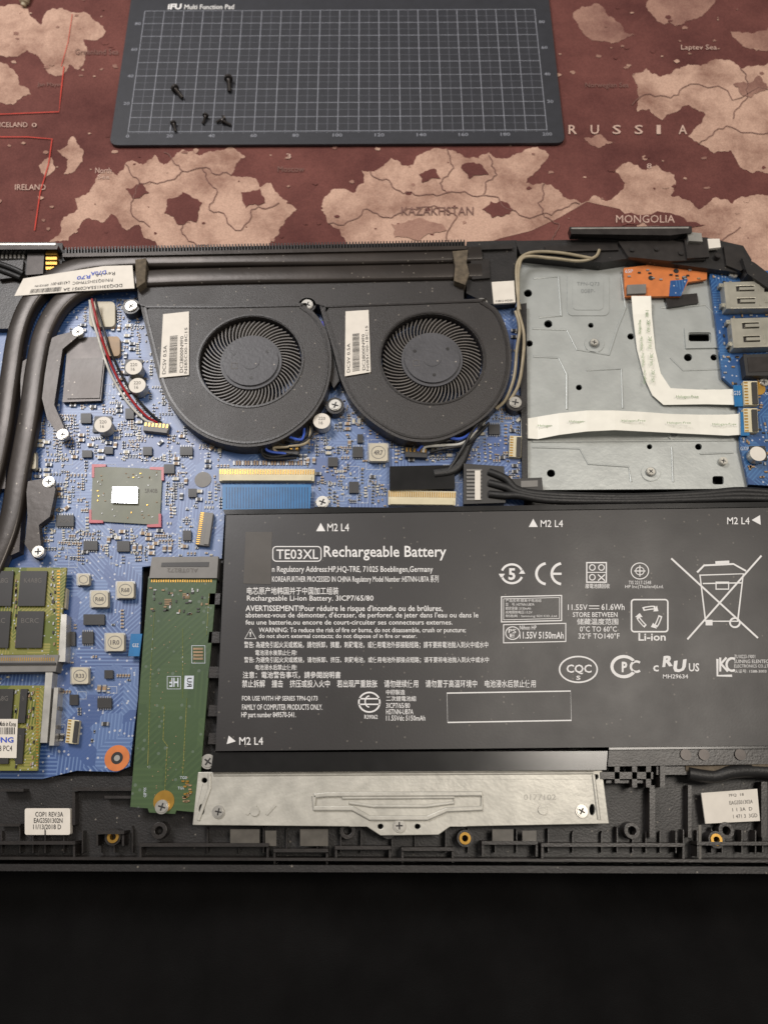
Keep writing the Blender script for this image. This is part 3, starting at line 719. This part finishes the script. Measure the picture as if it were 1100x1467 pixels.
k=MB(); k.prism([(452,461),(463,460),(466,476),(458,472)],17.6,17.9,m_bt); k.build('blue_tape',lap)
# ---------------------------------------------------------------- wires
def wires(name,defs,r=.45):
    b=MB()
    for pts,m in defs: b.tube(pts,r,m,8,6)
    b.build(name,lap,smooth=True)
wires('power_wire',[([(132,428,19),(136,448,17),(144,478,16),(154,508,15.5),(168,540,15.2),(188,572,15),(210,596,15),(226,606,14.8)],m_redw),([(137,428,19),(142,448,17),(151,478,16),(160,506,15.5),(175,538,15.2),(194,568,15),(216,592,15),(232,606,14.8)],m_cabk),([(129,430,19),(132,452,17),(140,480,16),(149,510,15.5),(162,542,15.2),(183,576,15),(206,600,15),(220,606,14.8)],m_whw)],.5)
wires('fan_wire',[([(438,604,16),(440,622,17),(424,634,17),(400,628,17),(380,632,17),(372,644,16),(390,654,15),(420,650,15)],m_cabk),([(436,610,16),(432,630,17.5),(404,624,17.5),(384,636,17),(384,646,16),(410,650,15)],m_blw),([(444,600,16),(446,624,17),(420,640,17),(392,634,17),(376,640,17),(382,656,15),(425,656,15)],m_cabk),([(446,610,16),(440,634,17),(412,640,17),(392,642,16),(400,650,15)],m_beigew)],.55)
wires('fan_wire',[([(700,598,16),(668,624,17),(640,632,17),(612,630,17),(596,636,16),(590,646,15)],m_cabk),([(690,606,16),(662,628,18),(634,626,18),(610,634,17),(598,646,15)],m_blw),([(694,604,16),(664,634,17),(636,638,17),(610,640,16),(606,648,15)],m_whw),([(700,606,16),(670,636,17),(640,642,17),(616,648,15)],m_cabk),([(700,592,17),(680,612,18),(664,640,18),(650,662,17),(640,676,16.5)],m_cabk)],.6)
wires('antenna_cable',[([(738,446,18),(744,470,18),(740,500,18),(736,540,18),(724,572,17.5),(710,586,17)],m_beigew),([(742,446,18),(750,480,17),(748,520,17),(742,552,17),(730,574,17)],m_beigew),([(742,446,18),(742,412,18.5),(743,384,19),(752,368,19),(790,370,18),(830,374,18),(852,368,19),(858,358,19)],m_beigew),([(744,444,18),(740,410,18.4),(741,376,19),(760,362,19),(800,362,19),(846,370,19)],m_beigew)],.65)
# ---------------------------------------------------------------- blue flat cable, black cables
b=MB(); b.ribbon([((319,694),(319,731),16.2),((446,694),(444,730),16.2)],m_blueC)
for i in range(30):
    x=324+i*4; b.flat([(x,698),(x+1.5,698),(x+1.5,728),(x,728)],16.28,m_blueD)
b.build('blue_flat_cable',lap)
b=MB(); b.prism([(558,668),(650,666),(652,700),(558,702)],ZB+.5,16,m_gloss); b.prism([(450,726),(560,727),(560,734),(450,734)],ZB,17,m_gloss); b.build('black_flat_cable',lap,bevel=.4)
k=MB(); k.prism([(664,664),(722,668),(724,720),(664,722)],ZB,17.4,m_chip); 
for i in range(9): k.rect(668,672+i*5.2,690,675+i*5.2,17.4,17.7,m_slot)
k.rect(680,674,688,716,17.7,18,m_stick)
k.build('battery_connector',lap,bevel=.4)
b=MB()
for i,dy in enumerate((0,4,8)): b.tube([(700,676+dy*4,17.5),(724,686+dy*3,18),(742,702+dy,18),(790,709+dy,18),(900,712+dy*.8,17.5),(1000,708+dy,17.5),(1060,703+dy*1.4,17.5),(1130,708+dy,17)],1.5,m_cabk,10,6)
b.build('battery_cable',lap,smooth=True)
b=MB(); b.prism([(726,686),(776,684),(778,706),(730,704)],ZB,17,m_chip); b.prism([(746,689),(770,688),(770,697),(746,698)],17.02,17.2,m_slot); b.build('cable_clip',lap,bevel=.3)
b=MB(); b.band([(690,598),(672,630),(654,668),(622,676)],4,ZB+1,17,m_cabk); b.build('black_cable',lap,smooth=True)
# ---------------------------------------------------------------- steel base plate
ZP=12.5
holes=[]
def hole(x,y,rx,ry=None,n=16):
    ry=ry or rx; return [(x+rx*math.cos(2*math.pi*i/n),y+ry*math.sin(2*math.pi*i/n)) for i in range(n)]
for x,y,r in ((785,464,6),(758,492,5),(829,555,4.5),(903,482,5),(985,512,6),(1022,512,5),(789,678,6),(846,466,4),(866,378,6),(1000,640,5),(930,640,4),(756,420,6),(1030,572,5)): holes.append(hole(x,y,r,r*.92))
for x0,y0,x1,y1 in ((986,478,1016,489),(1000,600,1020,610),(1020,682,1036,694)): holes.append(rrect(x0,y0,x1,y1,3,3))
b=MB(); b.prism([(740,362),(870,366),(1010,372),(1040,395),(1052,470),(1062,600),(1070,700),(750,702),(744,560)],ZP-1,ZP,m_steel,holes=holes)
plate=b.build('base_plate',lap,bevel=.15)
b=MB()
b.prism(rrect(812,390,872,452,8),ZP,ZP+.3,m_steel); b.prism(rrect(820,398,864,444,6),ZP+.3,ZP+.5,m_steel)
for x,y,r in ((851,492,14),(932,676,14),(790,610,10),(1010,562,10),(965,622,9)):
    b.prism(hole(x,y,r,r*.93,28),ZP,ZP+.35,m_steel); b.prism(hole(x,y,r*.55,r*.5,20),ZP+.35,ZP+.5,m_steeld)
def rb(pts,w=1.0,h=.35): b.band(pts,w,ZP,ZP+h,m_steel,0,.3)
rb([(764,398),(800,396),(804,452),(772,454)]); rb([(762,470),(812,472),(826,500),(872,508),(884,470),(896,440),(890,392)])
rb([(764,510),(800,512),(812,536),(812,586)]); rb([(840,530),(890,528),(892,584)],.8); rb([(762,632),(1050,630)],1.1); rb([(762,640),(830,642),(842,664),(900,668),(904,690)],.9)
rb([(962,640),(964,690)],.8); rb([(1002,650),(1050,648)],.8); rb([(946,440),(1010,436),(1030,455),(1034,530)],1.0); rb([(960,512),(978,530),(1040,528)],.8)
b.prism([(980,470),(1026,470),(1028,498),(982,499)],ZP,ZP+.7,m_steel,holes=[rrect(985,476,1018,491,3,3)])
b.text("TPN-Q73",826,404,858,410,ZP+.55,m_steeld); b.text("008P-",832,414,852,420,ZP+.55,m_steeld)
b.build('stamped_relief',plate,bevel=.15)
for x,y in ((851,490),(932,675),(1036,660)): screw(x,y,ZP+1.6,1.6,plate,m_steel2)
b=MB(); b.prism([(668,346),(740,344),(740,372),(740,432),(700,436),(668,420)],7.1,17.5,m_plas,zm=17.5); b.prism([(676,352),(734,350),(734,356),(676,358)],17.5,19,m_plas2); b.prism([(674,372),(700,370),(702,398),(676,400)],17.5,18.8,m_plas2); b.build('corner_block',lap,bevel=.4)
b=MB(); q3=[(704,404),(736,402),(738,433),(707,435)]; b.prism(q3,17.6,18.6,m_stick); b.text("F1B010 09D201",0,0,0,0,18.7,m_ink,quad=fit(.1,.85,.9,.94,q3)); b.build('white_sticker',lap)
b=MB(); b.prism([(740,436),(754,434),(756,700),(748,704),(746,560)],7.1,15,m_plas); b.build('plastic_divider',lap,bevel=.3)
b=MB(); b.prism([(893,384),(925,380),(928,370),(958,372),(960,382),(1012,378),(1012,400),(985,404),(975,424),(895,425)],14,15.2,m_orange)
ob=b.build('touchpad_button_board',lap,bevel=.15)
b=MB()
for x,y in ((932,398),(980,398),(950,376),(968,388)): b.cyl(x,y,1.1,15.2,15.4,m_ink,16)
b.prism([(898,408),(925,407),(925,420),(898,421)],15.2,16.6,m_slot); b.prism([(930,372),(945,372),(945,377),(930,378)],15.3,15.6,m_pcb2); b.prism([(960,402),(985,400),(975,424),(958,424)],15.2,15.5,m_pcb2)
for i in range(14): b.wbox(W(rng.uniform(900,1000),rng.uniform(386,402),15.2),1.2,.6,15.2,15.7,0,rng.choice((m_tan,m_solder,m_chip)))
b.text("65P",895,386,906,391,15.3,m_silk); b.build('board_fittings',ob)
b=MB(); b.prism([(952,424),(998,420),(1000,434),(956,440)],ZP,14,m_plas2); b.build('plastic_clip',lap,bevel=.3)
b=MB(); b.ribbon([((904,424),(932,424),16.2),((906,450),(933,450),14.5),((912,500),(938,500),13.4),((922,540),(946,535),13.4),((934,566),(960,556),13.6),((950,580),(1000,558),13.8),((1010,579),(1030,558),14.5),((1058,580),(1060,557),15)],m_wribbon)
for i,t in enumerate((436,458,482,506,530)):
    if t>450: b.text("Halogen-Free",0,0,0,0,14.6,m_green,quad=[(912+(t-436)*.09,t+20),(912+(t-436)*.09,t),(917+(t-436)*.09,t),(917+(t-436)*.09,t+20)])
    b.text("VW-1 80C",0,0,0,0,14.9,m_green,quad=[(924+(t-436)*.09,t+18),(924+(t-436)*.09,t),(929+(t-436)*.09,t),(929+(t-436)*.09,t+18)])
b.text("Halogen-Free",968,566,1000,571,14.8,m_green)
b.build('white_ribbon_cable',lap)
b=MB(); b.ribbon([((746,601),(746,627),14.6),((770,597),(770,629),14),((800,592),(800,623),16),((840,588),(840,618),18),((880,588),(880,616),18.4),((920,590),(920,618),17.5),((960,593),(960,620),16),((1000,594),(1002,622),15),((1040,594),(1042,624),15),((1068,592),(1070,622),15.5)],m_wribbon)
for x,y,zz in ((770,608,15),(815,602,17.5),(890,601,18.6),(955,604,17.2),(1020,606,15.8)): b.text("Halogen-Free",x,y,x+34,y+4,zz+.4,m_green)
b.build('white_ribbon_cable',lap)
# ---------------------------------------------------------------- io board
io=[(1016,392),(1062,386),(1180,392),(1180,700),(1072,694),(1060,640),(1056,560),(1034,540),(1026,470)]
b=MB(); b.prism(io,13.4,14.8,m_pcb2); iob=b.build('port_board',lap,bevel=.15)
def port(q,name='usb_port'):
    k=MB(); f=lambda *a:fit(*a,q)
    hl=[f(.12,.16,.3,.36),f(.12,.62,.3,.82),f(.4,.3,.52,.4)]
    k.prism(q,14.8,18.9,m_dsteel,m_port)
    k.prism(q,18.95,19.6,m_port,m_port,holes=hl)
    for (u0,v0,u1,v1) in ((.15,.21,.3,.31),(.15,.67,.3,.77)): k.prism(f(u0,v0,u1,v1),19,19.75,m_port)
    k.prism(f(.34,.1,.36,.9),19.6,19.75,m_port); k.prism(f(-.0,.0,.04,1),19.6,19.9,m_port); k.prism(f(.4,.55,.95,.8),19.6,19.8,m_port)
    for v in (.1,.85): k.prism(f(-.05,v-.05,-.005,v+.08),14.8,17,m_port)
    k.build(name,iob,bevel=.25)
port([(1036,404),(1180,400),(1180,440),(1040,442)]); port([(1046,456),(1180,452),(1180,494),(1050,498)]); 
k=MB(); k.prism([(1064,508),(1180,504),(1180,538),(1068,538)],14.8,18.5,m_chip); k.prism([(1070,512),(1100,511),(1100,532),(1072,533)],18.5,18.7,m_dsteel); k.build('audio_socket',iob,bevel=.3)
k=MB(); k.cyl(1085,556,3,14.8,15.2,m_gold,24); k.build('screw_pad',iob); screw(1094,547,15.6,1.8,iob)
for yy in (546,585):
    ffc([(1064,yy),(1084,yy),(1086,yy+34),(1066,yy+34)],n=8,vert=True,par=iob,zb=14.8)
k=MB(); k.wbox(W(1085,650,14.8),6,6,14.8,15.4,0,m_chip); k.cyl(1085,650,3,15.4,18.6,m_stick,28,m_silver); k.build('capacitor',iob,bevel=.4)
k=MB()
for i in range(190):
    x,y=rng.uniform(1020,1105),rng.uniform(392,690)
    if not inside((x,y),io) or not inside((x-4,y-2),io): continue
    k.wbox(W(x,y,14.8),1.2,.6,14.82,15.3,rng.choice((0,1.57)),rng.choice((m_tan,m_tan,m_chip,m_solder)))
k.build('surface_components',iob,kind='stuff')
k=MB(); k.text("G35",1050,560,1060,566,15.9,m_silk); k.text("G32P",1060,640,1072,645,15,m_silk); k.text("MBL_ADP",1086,562,1102,566,15,m_silk); k.build('board_lettering',iob,kind='stuff')
k=MB(); k.prism([(1050,552),(1064,552),(1064,582),(1052,582)],15.1,15.6,m_blueC); k.build('ribbon_stiffener',lap)
k=MB(); k.prism([(1060,590),(1072,590),(1073,624),(1061,624)],16,16.5,m_blueC); k.build('ribbon_stiffener',lap)
# ---------------------------------------------------------------- hinges
b=MB(); b.prism([(815,325),(990,324),(991,333),(960,337),(818,335)],19.5,23,m_dsteel,m_gloss); b.prism([(818,326),(986,325),(986,327),(818,328)],23,23.15,m_silver)
b.prism([(738,345),(1010,340),(1064,352),(1076,372),(1070,392),(1010,384),(900,370),(862,376),(745,364)],7.1,17.8,m_plas)
b.prism([(885,346),(960,344),(1000,352),(1010,372),(960,374),(900,368)],17.8,19.4,m_dsteel)
b.prism([(780,352),(884,350),(886,358),(782,361)],17.8,18.8,m_plas2)
b.prism([(984,332),(1004,334),(1006,346),(986,345)],17.9,22,m_silver)
b.prism([(980,344),(1012,342),(1016,368),(984,370)],19.4,20.6,m_plas2)
b.prism([(1036,352),(1062,356),(1072,380),(1060,388),(1040,380)],17.8,19,m_plas2)
b.build('hinge',lap,bevel=.4)
for x,y in ((905,357),(940,356),(975,362),(1028,366)): screw(x,y,19.7,1.3,None,m_dsteel)
screw(1050,392,16,2.0)
b=MB(); b.prism([(1013,342),(1030,342),(1032,354),(1015,356)],19.5,20.8,m_stick); b.build('white_sticker',lap)
b=MB(); b.prism([(-200,347),(80,347),(84,351),(82,357),(-200,358)],10,21,m_dsteel,m_gloss); b.prism([(-200,348.5),(80,348.5),(80,351),(-200,351)],21,21.2,m_silver); b.prism([(-200,358),(90,358),(88,398),(-200,404)],7.1,16.5,m_plas)
for i in range(4): b.prism([(66,361+i*7),(82,361+i*7),(82,365+i*7),(66,365+i*7)],16.5,18.6,m_gold)
b.prism([(40,362),(64,361),(62,392),(38,394)],16.5,18.4,m_dsteel); b.prism([(0,374),(34,372),(32,396),(-2,400)],16.5,18,m_plas2)
for i in range(6): b.prism([(2+i*6,360),(5+i*6,360),(5+i*6,370),(2+i*6,370)],16.5,17.6,m_slot)
b.build('hinge',lap,bevel=.3)
b=MB(); b.tube([(-20,372,18),(6,380,18.6),(22,386,18.6),(34,392,18)],1.2,m_cabk,10,6); b.tube([(-20,380,18),(10,390,18.6),(30,398,18)],1.1,m_cabk,10,6); b.build('hinge_cable',lap,smooth=True)
# ---------------------------------------------------------------- SSD
b=MB(); b.prism([(213,826),(311,826),(283,1164),(253,1161),(251,1166),(214,1164),(212,1158),(187,1156)],16,17,m_ssd); ssd=b.build('solid_state_drive',lap,bevel=.15)
k=MB(); k.prism([(218,798),(313,797),(311,828),(214,828)],ZB,18,m_slot); k.prism([(232,806),(300,805),(299,812),(231,812)],18,18.15,m_chip); 
k.text("AL0TB272",0,0,0,0,18.1,m_ink2,.01,quad=[(284,820),(240,820),(240,814),(284,814)]); k.build('drive_socket',mother,bevel=.3)
k=MB(); k.cyl(235,1148,3.4,17,17.2,m_gold,28); k.build('screw_pad',ssd); screw(232,1156,18,2.2)
k=MB()
for i in range(26):
    k.rect(217+i*3.4,830,218.8+i*3.4,834,17,17.15,m_gold)
for x0,y0,x1,y1 in ((262,850,272,858),(236,858,246,868),(277,928,291,947)):
    for j in range(4):
        k.rect(x0,y0+j*(y1-y0)/4,x1,y0+(j+.6)*(y1-y0)/4,17,17.25,m_tan)
for i in range(40): k.wbox(W(rng.uniform(215,300),rng.uniform(840,880),17),1,.5,17,17.35,rng.choice((0,1.57)),rng.choice((m_tan,m_solder,m_chip)))
for i in range(20): k.wbox(W(rng.uniform(262,276),rng.uniform(1118,1150),17),1,.5,17,17.35,0,rng.choice((m_tan,m_gold)))
k.build('surface_components',ssd,kind='stuff')
k=MB(); zs=17.12
k.box_outline(275,925,294,950,.7,zs,m_silk)
k.prism([(265,968),(278,968),(277,987),(264,987)],17.02,zs,m_silk); k.text("RU",0,0,0,0,zs+.05,m_ink,.02,quad=[(275,984),(275,971),(268,971),(268,984)])
k.text("HF",0,0,0,0,zs,m_silk,.02,quad=[(256,984),(243,984),(243,971),(256,971)]); k.box_outline(240,969,259,987,.7,zs,m_silk)
k.text("TG0",258,1112,268,1116,zs,m_silk);k.text("TG0",255,1127,264,1131,zs,m_silk)
for p in ([(236,1010),(234,1060),(240,1068),(236,1140)],[(262,900),(262,1000)],[(222,870),(216,960),(212,1100)],[(268,1000),(262,1110)],[(300,850),(296,910)]): k.path(p,.7,zs,m_ram)
for i in range(60):
    x,y=rng.uniform(215,300),rng.uniform(880,1140)
    if x<285-(y-880)*.06: k.prism(hole(x,y,.8,.8,6),17.02,zs,m_tan)
k.text("C0P MX",0,0,0,0,zs,m_silk,0,quad=[(206,1142),(206,1128),(210,1128),(210,1142)])
k.build('board_lettering',ssd,kind='stuff')
k=MB(); k.prism([(188,908),(204,908),(200,940),(184,940)],15.5,16,m_blueC); k.text("G3Z",190,922,199,927,16.1,m_white); k.build('blue_flex_cable',lap)
b=MB(); b.prism([(316,735),(322,738),(308,1110),(284,1110),(290,1000),(312,830)],7.1,12,m_plas)
for y in (850,905,955,1010,1050): b.prism([(300,y),(316-(y-850)*.02,y),(315,y+16),(298,y+16)],12,17,m_plas2)
b.build('drive_bay_wall',lap,bevel=.3)
# ---------------------------------------------------------------- battery
zb=20.5
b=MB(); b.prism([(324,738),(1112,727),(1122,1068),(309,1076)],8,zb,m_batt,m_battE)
bat=b.build('battery',lap,bevel=.5,seg=3,label='black battery pack covered in white printed text')
b=MB(); b.prism([(320,730),(1112,719),(1112,726),(322,737)],8,18.5,m_gloss); b.prism([(306,1078),(870,1076),(868,1103),(302,1106)],8,19,m_gloss); b.prism([(872,1074),(1126,1070),(1126,1094),(870,1098)],8,18.5,m_plas2); b.prism([(872,1070),(1126,1068),(1126,1072),(872,1074)],8,19.6,m_gloss)
for x in (982,1008,1060): b.cyl(x,1081,1.8,18.5,19.1,m_dsteel,20)
b.build('battery_frame',bat,bevel=.5)
b=MB(); b.prism([(352,762),(390,762),(388,837),(349,836)],zb,zb+.12,m_tape); b.build('tape_patch',bat)
b=MB(); z=zb+.1; w=m_white
def T(t,x0,y0,x1,y1,off=.008): b.text(t,x0,y0,x1,y1,z,w,off)
b.flat([(453,761),(466,761),(459.5,749)],z,w); T("M2 L4",469,750,500,761)
b.flat([(757,755),(770,755),(763.5,743)],z,w); T("M2 L4",774,745,806,755)
T("M2 L4",1041,741,1073,751); b.flat([(1076,745),(1088,738),(1089,752)],z,w)
b.flat([(325,1066),(328,1054),(338,1062)],z,w); T("M2 L4",343,1056,377,1067)
b.path(rrect(391,783,460,804,5),1.4,z,w,True); T("TE03XL",396,787,456,801); T("Rechargeable Battery",464,782,639,803,.012)
T("n Regulatory Address:HP,HQ-TRE, 71025 Boeblingen,Germany",390,811,620,822); T("KOREA/FURTHER PROCESSED IN CHINA Regulatory Model Number :HSTNN-UB7A 系列",390,824,628,836)
T("电芯原产地韩国并于中国加工组装",354,841,485,852); T("Rechargeable Li-ion Battery. 3ICP7/65/80",354,853,535,863)
T("AVERTISSEMENT!Pour réduire le risque d'incendie ou de brûlures,",352,867,634,878,.012)
T("abstenez-vous de démonter, d'écraser, de perforer, de jeter dans l'eau ou dans le",352,877,685,887); T("feu une batterie,ou encore de court-circuiter ses connecteurs externes.",352,888,648,896)
b.path([(351,915),(367,915),(359,901)],1.2,z,w,True); T("!",358,905,360,912,.02)
T("WARNING: To reduce the risk of fire or burns, do not disassemble, crush or puncture;",371,899,667,908); T("do not short external contacts; do not dispose of in fire or water.",371,908,597,916)
T("警告: 為避免引起火災或燃燒，請勿拆卸，擠壓，刺戳電池，或使用電池外部接點短路；請不要將電池拋入到火中或水中",350,919,699,929); T("電池浸水後禁止使用!",366,931,425,939)
T("警告: 为避免引起火灾或燃烧，请勿拆卸、挤压、刺戳电池，或使用电池外部接点短路；请不要将电池抛入到火中或水中",350,941,700,950); T("电池浸水后禁止使用!",366,952,425,960)
T("注意：電池警告事項，請參閱說明書",348,962,488,972); T("禁止拆解    撞击    挤压或投入火中    若出现严重鼓胀    请勿继续使用    请勿置于高温环境中    电池浸水后禁止使用",347,974,767,985)
T("FOR USE WITH HP SERIES TPN-Q173",347,997,455,1005); T("FAMILY OF COMPUTER PRODUCTS ONLY.",347,1009,462,1017); T("HP part number 849570-541.",346,1020,424,1030)
for t,x1,y in (("中國製造",580,988),("二次鋰電池組",596,997),("3ICP7/65/80",587,1007),("HSTNN-UB7A",592,1016),("11.55Vdc 5150mAh",609,1025)): T(t,553,y,x1,y+7.5)
b.ring(529,1006,15,14,2,z,w); b.line((514,1001),(544,1001),2,z,w); b.line((514,1009),(544,1009),2,z,w); b.ring(529,1005,6,8,1.6,z+.02,w,a0=90,a1=270,n=12); T("R39062",522,1024,541,1030)
b.path([(640,993),(817,990),(818,1032),(641,1035)],1.6,z,w,True)
b.ring(733,822,15,13.5,3,z,w,a0=20,a1=160,n=14); b.ring(733,822,15,13.5,3,z,w,a0=200,a1=340,n=14); b.flat([(714,822),(723,822),(718,829)],z,w); b.flat([(743,822),(752,822),(748,815)],z,w); T("5",728,814,738,831,.03)
for cx in (784,806): b.ring(cx,822,16,15,3.6,z,w,a0=100,a1=260,n=16)
b.line((792,822),(804,822),3.2,z,w)
b.box_outline(840,806,868,834,1.8,z,w); b.line((840,820),(868,820),1.2,z+.02,w); b.ring(848,813,4,4,1.4,z,w); b.ring(861,813,4,4,1.4,z,w); b.ring(848,827,4,4,1.4,z,w); b.line((856,823),(866,832),1.6,z+.02,w); b.line((866,823),(856,832),1.6,z+.03,w); T("廢電池請回收",838,836,873,843)
b.ring(916,818,12.5,11.5,1.3,z,w); b.line((908,818),(924,818),1.4,z,w); b.line((916,810),(916,826),1.4,z+.02,w); b.ring(916,818,6,5.5,1.1,z+.03,w); T("TIS 2217-2548",900,832,932,837,0); T("HP Inc(Thailand)Ltd.",895,838,950,844,0)
# li-ion mark: three chasing folded arrows
b.path(rrect(904,859,956,905,4),2,z,w,True)
for a in (90,210,330):
    pt=lambda r,t:(930+r*math.cos(math.radians(t)),884-r*.92*math.sin(math.radians(t)))
    arc=[pt(15.5+1.5*math.cos(math.radians(3*(a-30-k*9-90))),a+38-k*8.5) for k in range(9)]
    b.path(arc,5.2,z,w); b.path(arc[1:-1],2.2,z+.03,m_batt)
    e=a+38-8*8.5; b.flat([pt(10,e),pt(21,e),pt(15.5,e-24)],z+.05,w)
T("Li-ion",914,907,953,918,.02)
b.line((961,800),(1085,914),2.6,z,w); b.line((1090,796),(984,916),2.6,z+.02,w)
b.path([(1002,824),(1064,822),(1056,890),(1010,890)],2.4,z+.04,w,True); b.path([(998,820),(1008,810),(1050,808),(1068,818)],2.6,z+.05,w); b.line((1006,836),(1062,835),1.8,z+.06,w); b.ring(1052,892,7,6.5,2.4,z+.07,w); b.box_outline(1025,834,1043,844,1.6,z+.08,w); b.line((1024,806),(1044,805),4,z+.09,w)
b.flat([(1010,888),(1020,888),(1020,896),(1010,896)],z+.1,w)
b.box_outline(718,853,804,889,1.5,z,w,sk=2); b.box_outline(721,856,801,886,.8,z+.02,w,sk=2)
for i,t in enumerate(("产品名称:锂离子电池组","型    号: HSTNN-UB7A","额定容量: 5150mAh","充电限制电压:13.2V","制造商 : Samsung SDI CO.,Ltd")): T(t,724,858+i*5.6,(775,765,760,762,797)[i],862.5+i*5.6,0)
b.box_outline(721,893,810,919,1.3,z,w,sk=2); b.ring(734,907,10,9,1.2,z,w); T("PS",728,901,739,907); T("E",730,908,737,913); T("Nihon HP",744,896,768,902); T("11.55V 5150mAh",744,905,807,915,.015)
T("11.55V",813,866,841,874); b.line((843,868),(858,868),1.2,z,w); b.line((843,872),(858,872),1,z,w); T("61.6Wh",861,865,894,874); T("STORE BETWEEN",820,877,884,884); T("储藏温度范围",826,886,885,895); T("0°C TO 60°C",830,897,883,905); T("32°F TO140°F",828,907,887,915)
b.ring(828,959,27,18.5,2,z,w); T("CQC",811,952,847,966,.02); T("s",825,968,831,974)
b.ring(893,955,17,14.5,4,z,w,a0=30,a1=330,n=20); T("P",890,948,898,963,.04); b.ring(911,955,8,7.5,3,z,w,a0=50,a1=310,n=14)
T("c",935,953,943,962,.02); b.text("R",0,0,0,0,z,w,.05,quad=[(950,940),(965,938),(963,954),(948,956)]); b.text("U",0,0,0,0,z,w,.05,quad=[(965,947),(983,944),(981,962),(963,964)]); T("US",986,950,1001,962,.02); T("MH29634",949,966,985,972)
b.path([(1027,944),(1027,968),(1048,968)],3,z,w); b.line((1031,942),(1031,962),3,z+.02,w); b.line((1031,952),(1040,942),3,z+.04,w); b.line((1033,952),(1042,962),3,z+.05,w); b.ring(1048,952,8,9,3,z+.06,w,a0=60,a1=300,n=12)
for i,t in enumerate(("ZU10223-19001","SUINING ELENTEC","ELECTRONICS CO.,LTD","认证号: 1588-3003")): T(t,1051,938+i*7,(1081,1100,1104,1097)[i],943+i*7,0)
b.build('printed_text',bat)
# ---------------------------------------------------------------- silver bracket
b=MB()
bh=[hole(x,y,4,3.8) for x,y in ((293,1118),(853,1113))]+[hole(848,1160,4,8),hole(289,1160,4,8),hole(545,1184,4,3.8),hole(598,1184,4,3.8)]
b.prism([(284,1106),(862,1102),(872,1180),(668,1184),(645,1184),(628,1196),(545,1197),(525,1184),(500,1184),(276,1182)],16,17.4,m_steel2,holes=bh)
br=b.build('touchpad_bracket',lap,bevel=.35)
b=MB()
def emb(pts,wd,zz=.5): b.band(pts,wd,17.4,17.4+zz,m_steel2,0,.4)
emb([(450,1140),(470,1138),(690,1137),(690,1158),(640,1160),(612,1172),(530,1172),(505,1158),(450,1158),(450,1140)],1.6,.9)
emb([(490,1143),(650,1142),(650,1150),(610,1155),(535,1155),(500,1150)],1.1,.6)
emb([(300,1108),(300,1130),(284,1175)],1.2,.5); emb([(306,1110),(850,1107)],1.0,.4); emb([(850,1110),(858,1174)],1.2,.5)
for x in (352,380): b.prism([(x,1166),(x+14,1152),(x+16,1154),(x+3,1168)],17.4,17.7,m_steel2)
b.text("0177102",750,1138,796,1146,17.5,m_embos)
b.build('pressed_relief',br,bevel=.15)
for x,y in ((313,1163),(572,1183),(833,1162)): screw(x,y,17.9,2.0,br)
for x,y in ((365,1162),(777,1160)):
    k=MB(); k.cyl(x,y,1.5,17.4,17.9,m_steel2,20); k.build('rivet',br,bevel=.2)
b=MB(); b.prism(rrect(36,1158,101,1196,3),12.5,14.6,m_stick); zz=14.7
b.text("COP1 REV:3A",51,1163,91,1170,zz,m_ink,.01); b.text("EAG3501302N",49,1172,90,1179,zz,m_ink,.01); b.text("11/13/2018 D",48,1181,88,1188,zz,m_ink,.01); b.build('white_sticker',lap)
b=MB(); q=[(1004,1136),(1084,1130),(1088,1176),(1010,1180)]; b.prism(q,14,14.6,m_stick)
for t,u0,v0,u1,v1 in (("7FQ  18",.48,.1,.75,.2),("EAG3501302A",.48,.32,.9,.44),("1 1 3A  D",.52,.55,.88,.66),("1 471 3  3GD",.52,.76,.96,.88)): b.text(t,0,0,0,0,14.7,m_ink2,.0,quad=fit(u0,v0,u1,v1,q))
b.build('white_sticker',lap)
b=MB(); b.tube([(985,1108,17),(1020,1112,17),(1045,1106,17.5),(1080,1104,17),(1130,1108,17)],2.2,m_cabk,10,6); b.tube([(980,1100,16),(1030,1103,17),(1100,1098,17),(1140,1098,16)],1.6,m_foam,10,6); b.build('speaker_cable',lap,smooth=True)
# ---------------------------------------------------------------- parenting
bpy.context.view_layer.update()
wpos={c.name:c.location.copy() for c,p in LINKS}
for c,p in LINKS:
    c.parent=p; c.matrix_parent_inverse.identity()
    c.location=wpos[c.name]-(wpos[p.name] if p.name in wpos else p.location)
# ---------------------------------------------------------------- camera + light
cam=bpy.data.cameras.new('camera'); co=bpy.data.objects.new('camera',cam); scene.collection.objects.link(co)
co.location=(0,0,H/1000); co.rotation_euler=(TH,0,0); cam.sensor_fit='VERTICAL'; cam.sensor_height=36; cam.lens=F/1467*36; cam.clip_start=.01; cam.clip_end=10
cam.dof.use_dof=True; cam.dof.focus_distance=.272; cam.dof.aperture_fstop=16
scene.camera=co
wd=bpy.data.worlds.new('World'); scene.world=wd; wd.use_nodes=True
bg=wd.node_tree.nodes['Background']; bg.inputs[0].default_value=(1,.95,.89,1); bg.inputs[1].default_value=.26
def area_l(loc,tgt,size,power,col):
    l=bpy.data.lights.new('ceiling_lamp','AREA'); l.energy=power; l.color=col; l.size=size
    o=bpy.data.objects.new('ceiling_lamp',l); o.location=loc; o.rotation_euler=(Vector(tgt)-Vector(loc)).to_track_quat('-Z','Y').to_euler(); scene.collection.objects.link(o)
def refl(px,py,z,d):
    P=W(px,py,z); v=(P-Vector((0,0,H/1000))).normalized(); v.z=-v.z; return P+v*d,P
L,P_=refl(185,590,13,.8); area_l(L,P_,.26,5.0,(1,.97,.96))
area_l((.4,.2,1.1),(0,.1,0),.3,6.4,(1,.92,.82))
scene.view_settings.view_transform='Standard'; scene.view_settings.look='None'; scene.view_settings.exposure=0
